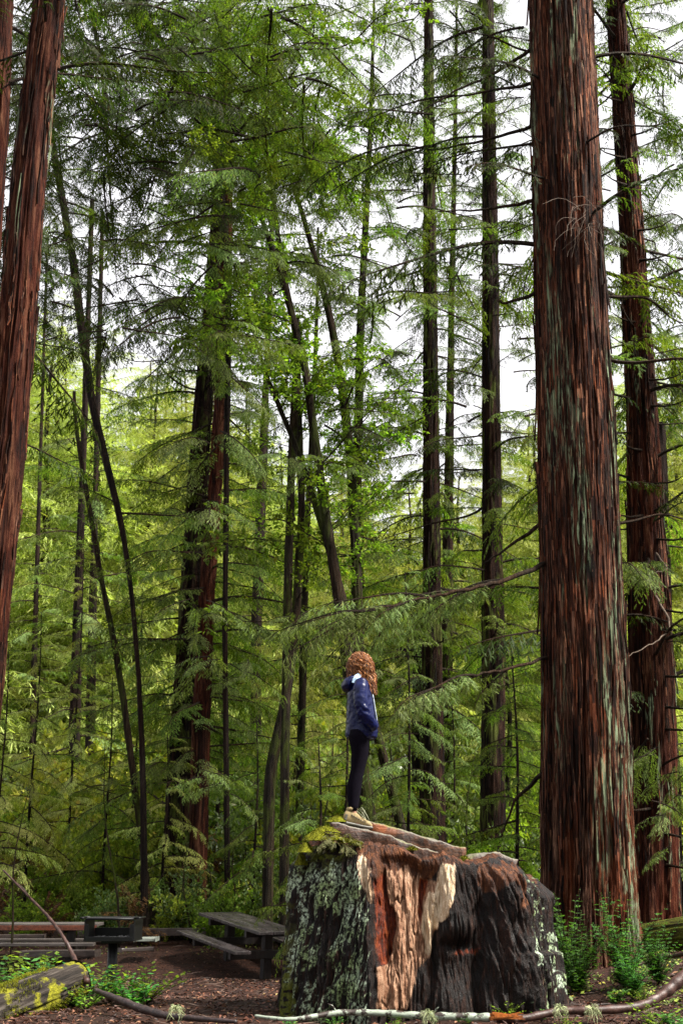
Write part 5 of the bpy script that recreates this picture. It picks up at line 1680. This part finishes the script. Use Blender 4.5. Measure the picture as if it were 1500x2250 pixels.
timber('long dark edging timber behind the grill and the picnic table bench', P(175, 2050, 27), P(455, 2047, 26.6), .2, .14)
timber('short rounded grey timber lying in front of the left picnic table', P(52, 2096, 22.6), P(216, 2094, 22.2), .2, .10)
timber('thin grey board on the litter right of the grill post', P(262, 2088, 22.0), P(333, 2085, 22.4), .14, .05)
timber('dark timber at the far left between the picnic table and its bench', P(-60, 2062, 25.8), P(100, 2060, 25.8), .15, .12)
M['concrete'] = solid('stained concrete', (.20, .22, .19), .9, .2, 20)
timber('flat pale green grey slab behind the right corner of the grill', P(300, 2064, 25.0), P(346, 2063, 25.0), .55, .05, 'concrete', 'concrete_slab', 'slab')

# ------------------------------------------------------------------ the park grill
M['iron'] = solid('wet black iron', (.003, .003, .0035), .45, .3, 60)
M['soot'] = solid('ash on iron', (.06, .06, .065), .7, .3, 30, var=.6)
GY = 14.6
gc = P(250, 2045, GY)
GR = empty('park_grill', (gc.x, GY, gz(gc.x, GY)), 'black iron park grill on a post at the left of the clearing', 'grill')
GR.rotation_euler = (0, 0, R(-5))
gb = GR.location
s_ = (P(251, 2045, GY) - P(250, 2045, GY)).length
ztop = P(250, 2018, GY).z - gb.z; zbot = P(250, 2064, GY).z - gb.z
Wd, Dp = 112 * s_, .38
mb = MB(); mb.tube([(0, 0, -.2), (0, 0, zbot)], .052, 16); mb.build('post', M['iron'], GR, smooth=True)
mb = MB(); mb.box((0, 0, zbot), (Wd, Dp, .02)); mb.build('firebox_floor', M['iron'], GR, bevel=.004)
mb = MB(); mb.box((0, 0, zbot - .025), (.22, .16, .028)); mb.build('bracket', M['iron'], GR, bevel=.004)
for s in (-1, 1):
    mb = MB(); mb.box((s * (Wd / 2 - .008), 0, (zbot + ztop) / 2), (.012, Dp - .01, ztop - zbot - .02)); mb.build('side_plate', M['iron'], GR, bevel=.003)
    mb = MB(); mb.box((s * (Wd / 2 - .03), -Dp / 2 + .004, (zbot + ztop) / 2 - .02), (.045, .008, ztop - zbot - .06)); mb.build('front_flange', M['iron'], GR, bevel=.002)
    mb = MB(); mb.tube([(s * (Wd / 2 + .006), -Dp / 2 + .02, ztop + .004), (s * (Wd / 2 + .045), -Dp / 2 + .02, ztop + .012), (s * (Wd / 2 + .045), Dp / 2 - .1, ztop + .012), (s * (Wd / 2 + .006), Dp / 2 - .1, ztop + .004)], .009, 8); mb.build('handle', M['iron'], GR, smooth=True)
mb = MB(); mb.box((0, Dp / 2 - .005, zbot + .06), (Wd - .03, .01, .10)); mb.build('back_plate', M['iron'], GR, bevel=.003)
mb = MB(); mb.box((0, -Dp / 2 + .002, zbot + .012), (Wd - .03, .01, .045)); mb.build('front_lip', M['iron'], GR, bevel=.003)
mb = MB(); random.seed(3)
for k in range(90): mb.box((rnd(-Wd * .4, Wd * .4), rnd(-Dp * .4, Dp * .4), zbot + .016 + rnd(0, .012)), (rnd(.01, .045), rnd(.01, .03), rnd(.006, .016)), (rnd(-.3, .3), rnd(-.3, .3), rnd(0, 3)))
mb.build('ash', M['soot'], GR)['kind'] = 'stuff'
mb = MB()
for s in (-1, 1):
    mb.tube([(-Wd / 2 + .016, s * (Dp / 2 - .014), ztop), (Wd / 2 - .016, s * (Dp / 2 - .014), ztop)], .011, 8)
mb.build('grate_rail', M['iron'], GR, smooth=True)
for k in range(30):
    x = -Wd / 2 + .03 + (Wd - .06) * k / 29
    o = link('grate_bar', bpy.data.meshes.get('grate_bar') or (lambda m_: (m_.tube([(0, -Dp / 2 + .014, .012), (0, Dp / 2 - .014, .012)], .0055, 6), m_.mesh('grate_bar', [M['iron']], True))[1])(MB()), GR, (x, 0, ztop))

# ------------------------------------------------------------------ logs and fallen branches
def log_thing(label, A, Bp, r0, r1, mat, name='fallen_log', cat='log', nseg=110, nring=170, amp=.012):
    A, Bp = Vector(A), Vector(Bp); L = (Bp - A).length
    me = trunk_mesh(name, [Vector((0, 0, 0)), Vector((0, 0, L))], [r0, r1], (0, 0, 0), mat, nseg, nring, amp, 6, 77, 0, .06)
    root = empty(name, A, label, cat); root.rotation_mode = 'QUATERNION'; root.rotation_quaternion = (Bp - A).to_track_quat('Z', 'Y')
    link('trunk', me, root)
    for e, z, r in ((0, 0.001, r0), (1, L - .001, r1)):
        mb = MB()   # broken end grain
        for j in range(24):
            a0, a1 = 2 * math.pi * j / 24, 2 * math.pi * (j + 1) / 24
            f = [(0, 0, z + (.03 if e else -.03)), (math.cos(a0) * (r + amp), math.sin(a0) * (r + amp), z), (math.cos(a1) * (r + amp), math.sin(a1) * (r + amp), z)]
            mb.tri(*(f if e else f[::-1]))
        mb.build('cut_end', M['bark_dark'], root)
    return root


lm, n, l = nmat('grey log bark with moss'); tc = n.new('ShaderNodeTexCoord').outputs['Object']
a = noise_node(n, l, tc, 1, 6, .65, (20, 20, 2.0), .5); b = noise_node(n, l, tc, 2.6, 5, .6); d = noise_node(n, l, tc, 60, 4, .7)
c_ = ramp(n, l, a, [(.38, (.006, .005, .004)), (.52, (.026, .020, .016)), (.68, (.09, .075, .062))])
mk = ramp(n, l, b, [(.50, 0), (.545, 1)])
c_ = mixc(n, l, mk, c_, ramp(n, l, d, [(.35, (.06, .06, .004)), (.62, (.24, .23, .012)), (.75, (.38, .36, .02))]))
finish(lm, n, l, c_, .85, mth(n, l, 'ADD', a, mth(n, l, 'MULTIPLY', d, .5)), .9, .02, .2)
A_ = P(-70, 2250, 11.6); B_ = P(168, 2152, 12.7)
LOG = log_thing('weathered grey fallen log with patches of yellow green moss in the lower left corner', A_, B_, .185, .165, lm)
# fuzzy moss growing on its flank
random.seed(12)
mb = MB(); ax_ = (B_ - A_).normalized(); Lg = (B_ - A_).length
for k in range(4200):
    t = rnd(.05, .95); an = rnd(0, 6.283)
    rad_ = Vector((0, 0, 1)).cross(ax_).normalized(); up_ = ax_.cross(rad_)
    nrm = rad_ * math.cos(an) + up_ * math.sin(an)
    q = A_ + ax_ * (t * Lg)
    m1 = float(vnoise(t * 4.5, math.cos(an) * 1.4, math.sin(an) * 1.4, 5)) + .35 * float(vnoise(t * 16, math.cos(an) * 4, math.sin(an) * 4, 6))
    if m1 < .18: continue
    p = q + nrm * (.185 + .008); dd = (nrm + Vector((rnd(-.8, .8), rnd(-.8, .8), rnd(-.4, .8)))).normalized() * rnd(.012, .03)
    sd = ax_ * .0045
    for _ in range(3):
        p2 = p + Vector((rnd(-.012, .012), rnd(-.012, .012), rnd(-.01, .01)))
        mb.tri(p2 - sd, p2 + sd, p2 + dd)
o = link('moss', mb.mesh('moss', [M['moss']], False), LOG); o['kind'] = 'stuff'
o.parent = LOG; o.matrix_parent_inverse = (Matrix.Translation(LOG.location) @ LOG.rotation_quaternion.to_matrix().to_4x4()).inverted()

gm, n, l = nmat('olive moss log'); tc = n.new('ShaderNodeTexCoord').outputs['Object']
a = noise_node(n, l, tc, 1, 6, .65, (14, 14, 3)); d = noise_node(n, l, tc, 50, 4, .7)
finish(gm, n, l, mixc(n, l, ramp(n, l, a, [(.4, 0), (.52, 1)]), (.02, .014, .008), ramp(n, l, d, [(.35, (.03, .035, .006)), (.65, (.11, .12, .015))])), .95, d, .8, .02, .1)
log_thing('thick olive moss covered log behind the sprouts at the right edge', P(1410, 2062, 17.4), P(1600, 2046, 16.6), .17, .26, gm, nseg=80, nring=80)


def branch_thing(label, pts, rads, mat, name='fallen_branch', twigs=(), n=9):
    P3 = [P(*p) for p in pts]; o0 = P3[0].copy()
    fine, rr = [], []
    for i in range(len(P3) - 1):
        p0, p1, p2, p3 = P3[max(0, i - 1)], P3[i], P3[i + 1], P3[min(len(P3) - 1, i + 2)]
        for k in range(10):
            t = k / 10
            fine.append(.5 * ((2 * p1) + (p2 - p0) * t + (2 * p0 - 5 * p1 + 4 * p2 - p3) * t * t + (3 * p1 - p0 - 3 * p2 + p3) * t ** 3) - o0)
            rr.append((rads[i] * (1 - t) + rads[i + 1] * t) * (1 + .10 * math.sin(i * 3.1 + k * 1.3)))
    fine.append(P3[-1] - o0); rr.append(rads[-1])
    mb = MB(); mb.tube(fine, rr, n)
    for (i, d, L) in twigs:
        q = fine[i]; mb.tube([q, q + Vector(d) * L * .5 + Vector((0, 0, .02)), q + Vector(d) * L], [rr[i] * .45, rr[i] * .3, .002], 5)
    o = mb.build(name, M[mat], None, o0, smooth=True)
    return tag(o, label, 'branch')


def spot_bark(name, dark, light, spot, thr=.56, sc=9):
    m, n, l = nmat(name); tc = n.new('ShaderNodeTexCoord').outputs['Object']
    a = noise_node(n, l, tc, 20, 5, .65); b = noise_node(n, l, tc, sc, 5, .7)
    c = ramp(n, l, a, [(.35, dark), (.65, light)])
    c = mixc(n, l, ramp(n, l, b, [(thr, 0), (thr + .05, 1)]), c, spot)
    return finish(m, n, l, c, .5, a, .6, .01, .4)


M['br_dark'] = spot_bark('black spotted branch', (.010, .006, .006), (.05, .03, .028), (.5, .5, .45), .64, 12)
M['br_red'] = spot_bark('red brown branch', (.018, .007, .005), (.07, .032, .024), (.15, .10, .085), .62)
M['br_lich'] = spot_bark('lichened branch', (.02, .014, .012), (.05, .035, .028), (.26, .30, .24), .44, 9)
branch_thing('long bent stick arching down from the left edge to the log end', [(8, 1912, 13.6), (60, 1966, 13.4), (108, 2016, 13.2), (140, 2060, 13.0), (160, 2098, 12.9), (176, 2132, 12.7), (192, 2158, 12.5)], [.008, .012, .015, .018, .022, .026, .03], 'br_red', twigs=[(12, (-.7, 0, .7), .25), (52, (-.6, -.2, .35), .2)])
branch_thing('dark branch with white spots on the litter left of the stump', [(210, 2176, 12.3), (260, 2196, 12.0), (310, 2216, 11.7), (370, 2232, 11.4), (430, 2238, 11.25), (520, 2245, 11.05)], [.020, .032, .034, .030, .024, .015], 'br_dark')
branch_thing('pale lichen crusted branch lying along the foot of the stump', [(560, 2232, 11.2), (640, 2240, 11.1), (740, 2226, 11.2), (830, 2226, 11.2), (920, 2232, 11.15), (1000, 2234, 11.1), (1075, 2236, 11.1)], [.010, .018, .025, .027, .029, .032, .034], 'br_lich', twigs=[(20, (-.5, -.2, .5), .15), (44, (.3, -.3, .6), .12)])
branch_thing('smooth red brown branch curving up to the lower right corner', [(1090, 2240, 11.1), (1150, 2238, 11.1), (1230, 2222, 11.2), (1310, 2220, 11.2), (1400, 2212, 11.3), (1450, 2188, 11.4), (1490, 2155, 11.5), (1530, 2120, 11.6)], [.031, .032, .032, .034, .037, .042, .050, .056], 'br_red')
M['orangewood'] = solid('torn orange wood', (.26, .075, .012), .6, .3, 30, var=.6)
mb = MB(); random.seed(4)
q = P(1080, 2233, 11.05)
for k in range(16): mb.tube([(rnd(-.02, .02), rnd(-.03, .03), rnd(-.03, .03)), (rnd(.14, .26), rnd(-.03, .03), rnd(-.02, .03))], [.012, .003], 4)
tag(mb.build('wood_splinter', M['orangewood'], None, q, smooth=False), 'torn orange wood at the break between the lichened and the red brown branch', 'splinter')
branch_thing('bent grey stick on the clover right of the sprouts', [(1395, 2122, 14.2), (1440, 2108, 14.2), (1500, 2096, 14.0), (1560, 2080, 13.8)], [.014, .02, .026, .03], 'br_red')

# ------------------------------------------------------------------ plants
def sprout_mesh(seed, H_=.9, n=10, leaf='sprout'):
    """clump of redwood sprouts: upright shoots with flat needles, thick below, bare tipped"""
    random.seed(seed); mb = MB()
    for i in range(n):
        az = rnd(0, 6.28); sp = rnd(.08, .62); hh = H_ * rnd(.45, 1.05)
        def q(t): return Vector((math.cos(az) * sp * t * (.4 + .6 * t), math.sin(az) * sp * t * (.4 + .6 * t), hh * t))
        mb.tube([q(k / 6) for k in range(7)], [.006 * (1 - k / 7) + .0015 for k in range(7)], 4, 1, False)
        for k in range(15):
            t = .10 + .88 * k / 15; p = q(t); a2 = rnd(0, 6.28)
            L = .20 * (1.12 - t) * rnd(.6, 1.1)
            d = Vector((math.cos(a2), math.sin(a2), rnd(.15, .6))).normalized()
            mb.tube([p, p + d * L], [.0025, .001], 3, 1, False)
            sd = d.cross(Vector((0, 0, 1))).normalized()
            for j in range(max(4, int(L / .011))):
                u = (j + .5) / max(4, int(L / .011)); c = p + d * L * u + Vector((0, 0, -.12 * L * u * u))
                for s in (-1, 1):
                    w = .036 * (1.1 - .55 * u) * rnd(.8, 1.15)
                    e = c + sd * s * w + d * w * .6 + Vector((0, 0, rnd(-.004, .006)))
                    mb.quad(c, c + d * .006 + (e - c) * .5, e, c - d * .006 + (e - c) * .5)
        for k in range(24):    # needles along the shoot itself
            t = .3 + .7 * k / 24; p = q(t); a2 = rnd(0, 6.28); d = Vector((math.cos(a2), math.sin(a2), .8)).normalized()
            sd = d.cross(Vector((0, 0, 1))).normalized() * .003
            mb.quad(p, p + d * .014 + sd, p + d * .028, p + d * .014 - sd)
    return mb.mesh('shoots', [M[leaf], M['twig']], False)


def herb_mesh(seed, leaf='sprout', n=16, h=.35, size=.075, spread=.35):
    random.seed(seed); mb = MB()
    for i in range(n):
        az = rnd(0, 6.28); sp = rnd(.05, spread); hh = h * rnd(.4, 1.1)
        def q(t): return Vector((math.cos(az) * sp * t, math.sin(az) * sp * t, hh * t * (1.25 - .35 * t)))
        mb.tube([q(0), q(.5), q(1)], [.004, .003, .0015], 3, 1, False)
        for k in range(10):
            t = .2 + .8 * k / 10; p = q(t); s = 1 if k % 2 else -1
            d = Vector((math.cos(az + s * 1.2), math.sin(az + s * 1.2), rnd(-.1, .5))).normalized(); sd = d.cross(Vector((rnd(-.3, .3), rnd(-.3, .3), 1))).normalized()
            L = size * rnd(.6, 1.3)
            mb.quad(p, p + d * L * .45 + sd * L * .27, p + d * L, p + d * L * .45 - sd * L * .27)
    return mb.mesh('leaves', [M[leaf], M['twig']], False)


def put(mesh, name, label, cat, px, D, s=1.0, group=None, part='shoots', dy=0.0):
    c = P(px, 2000, D); o = empty(name, (c.x, D, gz(c.x, D)), label, cat, group, rz=rnd(0, 6.28)); o.scale = (s, s, s)
    link(part, mesh, o)
    return o


random.seed(2)
SPROUT = [sprout_mesh(500 + i, 1.0, 34) for i in range(3)]
put(SPROUT[0], 'redwood_sprout', 'bushy redwood sprout clump with tall bare tips at the left foot of the massive redwood', 'plant', 1250, 14.0, .98)
put(SPROUT[0], 'redwood_sprout', 'low dense redwood sprout growing in the left clump by the massive redwood', 'plant', 1262, 13.7, .62)
put(SPROUT[1], 'redwood_sprout', 'redwood sprout clump in front of the right foot of the massive redwood', 'plant', 1362, 13.8, .92)
put(SPROUT[2], 'redwood_sprout', 'low bushy sprout in front of the right clump by the massive redwood', 'plant', 1378, 13.2, .55)
put(SPROUT[1], 'redwood_sprout', 'low spreading redwood sprout in front of the olive log', 'plant', 1435, 14.0, .62)
put(SPROUT[2], 'redwood_sprout', 'small redwood sprout at the foot of the right hand lobe of the stump', 'plant', 1208, 13.6, .35)
HB = [herb_mesh(520, 'sprout'), herb_mesh(521, 'leaf', 20, .4, .07, .45), herb_mesh(522, 'sprout', 22, .3, .09, .3)]
for i, (px, D, s, k, lab) in enumerate([
    (20, 13.6, 1.1, 1, 'leafy green plant at the left edge behind the mossy log'), (75, 14.0, 1.2, 0, 'bushy green plant in front of the left picnic table'), (120, 13.6, 1.2, 1, 'green plant under the bent stick'),
    (55, 13.2, .9, 2, 'low green plant right behind the mossy log'), (150, 14.0, 1.0, 0, 'green plant touching the bend of the stick'), (-10, 13.0, 1.2, 0, 'dark green plant cut by the left edge'),
    (100, 14.8, 1.1, 1, 'yellow tinged plant beside the short rounded timber'), (172, 12.6, .6, 2, 'bright green small plant at the end of the mossy log'), (215, 12.9, 1.0, 0, 'leafy plant below the grill post'),
    (250, 13.1, .9, 1, 'plant with paired leaves at the grill post'), (285, 12.9, .9, 0, 'plant right of the grill post'), (330, 13.0, 1.0, 1, 'upright plant with reddish stems left of the litter clearing'),
    (195, 12.3, .6, 1, 'small plant on the joint of the stick and the dark branch'), (305, 12.7, .7, 2, 'low plant in front of the upright one with reddish stems'), (190, 13.8, .8, 1, 'thin plant standing before the left side plate of the grill'),
    (740, 11.45, .32, 0, 'tiny green sprig at the foot of the lichened left lobe'), (950, 11.4, .28, 2, 'tiny plant at the foot of the burnt hollow'), (1110, 11.5, .4, 1, 'small pale green weed by the broken branch'),
    (1180, 11.3, .3, 0, 'tiny weed in front of the right lobe'), (1420, 10.9, .62, 1, 'tall weed with broad leaves in front of the red brown branch'), (1465, 10.8, .5, 2, 'broad leaved weed in the lower right corner'),
    (1235, 10.8, .35, 1, 'small weed in front of the branch below the left sprout clump'), (1340, 13.0, .5, 2, 'bright low plant between the two sprout clumps'), (1400, 13.0, .45, 1, 'bright plant at the edge of the clover'),
    (640, 11.2, .3, 2, 'tiny weed where the lichened branch begins'), (870, 11.1, .3, 1, 'tuft growing over the middle of the lichened branch'), (1020, 11.1, .3, 0, 'tuft growing over the right part of the lichened branch')]):
    put(HB[k], 'green_plant', lab, 'plant', px, D, s, part='leaves')
# pale shaggy lichen tufts on the fallen branches
M['usnea'] = solid('pale beard lichen', (.34, .38, .20), .9)
for i, (px, py, D, lab) in enumerate([(1228, 2222, 11.12, 'left of two shaggy lichen tufts on the red brown branch'), (1300, 2222, 11.12, 'right of two shaggy lichen tufts on the red brown branch'), (940, 2234, 11.08, 'shaggy lichen tuft on the pale crusted branch'), (386, 2222, 11.3, 'pale lichen tuft on the white spotted dark branch')]):
    mb = MB()
    for k in range(46):
        d = Vector((rnd(-1, 1), rnd(-1, .2), rnd(-.4, 1))).normalized()
        mb.tube([(0, 0, 0), d * .04, d * .065 + Vector((rnd(-.02, .02), 0, -.02)), d * .06 + Vector((rnd(-.03, .03), 0, -.065))], [.0022, .002, .0018, .001], 3, 0, False)
    tag(mb.build('lichen_tuft', M['usnea'], None, P(px, py, D) + Vector((0, -.02, .02))), lab, 'lichen')

# ------------------------------------------------------------------ litter, clover, ferny ground cover (nobody could count it)
def scatter_ground():
    rng = np.random.default_rng(17)
    def field(name, n, xr, yr, size, cols, label, keep=None, flat=.25, asp=(.15, .5), lift=.006, curl=.3, mats=None):
        y = yr[0] + (yr[1] - yr[0]) * rng.random(n) ** 1.7; x = rng.uniform(*xr, n) * (y / 12)
        if keep is not None:
            k = keep(x, y); x, y = x[k], y[k]
        n = len(x)
        s = rng.uniform(*size, n)[:, None]; a = rng.uniform(0, 6.283, n)
        d = np.stack([np.cos(a), np.sin(a), rng.normal(0, flat, n)], -1); e = np.stack([-np.sin(a), np.cos(a), rng.normal(0, flat, n)], -1)
        w = rng.uniform(*asp, n)[:, None]
        c = np.stack([x, y, ground_z(x, y) + lift + rng.random(n) * .02], -1)
        up = np.array([0, 0, 1.0])[None] * s * curl * rng.random((n, 1))
        V = np.stack([c - d * s * .5, c + e * s * w * .5 + up, c + d * s * .5, c - e * s * w * .5 + up * .5], 1).reshape(-1, 3)
        m, nn, l = nmat(name)
        geo = nn.new('ShaderNodeNewGeometry')
        finish(m, nn, l, ramp(nn, l, geo.outputs['Random Per Island'], cols), .6, None, spec=.35)
        o = link(name, mesh_np(name, V, np.arange(n * 4).reshape(-1, 4), [m], smooth=False))
        return tag(o, label, kind='stuff')
    field('leaf_litter', 70000, (-5.2, 5.2), (8.5, 30), (.015, .07), [(0, (.010, .004, .003)), (.35, (.035, .011, .006)), (.65, (.09, .028, .014)), (.88, (.16, .06, .03)), (.985, (.24, .13, .07)), (1, (.36, .28, .08))],
          'red brown litter of needles, bark chips and dead leaves', keep=lambda x, y: ~((np.abs(x - .7) < 1.2) & (np.abs(y - 12.6) < 1.0)))
    field('twig_litter', 9000, (-5.2, 5.2), (8.5, 28), (.08, .32), [(0, (.015, .008, .006)), (.6, (.06, .03, .02)), (1, (.20, .14, .11))], 'small dead twigs scattered over the litter', asp=(.02, .05), lift=.012, flat=.12, curl=.05)
    def clover(x, y):
        px, py = proj(np.stack([x, y, ground_z(x, y)], -1))
        nz = fbm(x * 1.6, y * 1.2, 0, 91, 3)
        return ((px > 1195 - 30 * nz) & (y > 12.5) & (y < 17.5) & (nz > -.35 + .35 * (y < 13.2))) | ((px < 160) & (y > 12.6) & (y < 15) & (nz > .1)) | ((y > 25.5) & (nz > -.1))
    field('clover', 60000, (-5.4, 5.4), (10.5, 32), (.022, .05), [(0, (.03, .06, .006)), (.5, (.10, .15, .015)), (.85, (.20, .25, .03)), (1, (.30, .24, .03))], 'yellow green clover leaved ground cover', keep=clover, asp=(.6, 1.0), lift=.03, flat=.35, curl=.2)


scatter_ground()
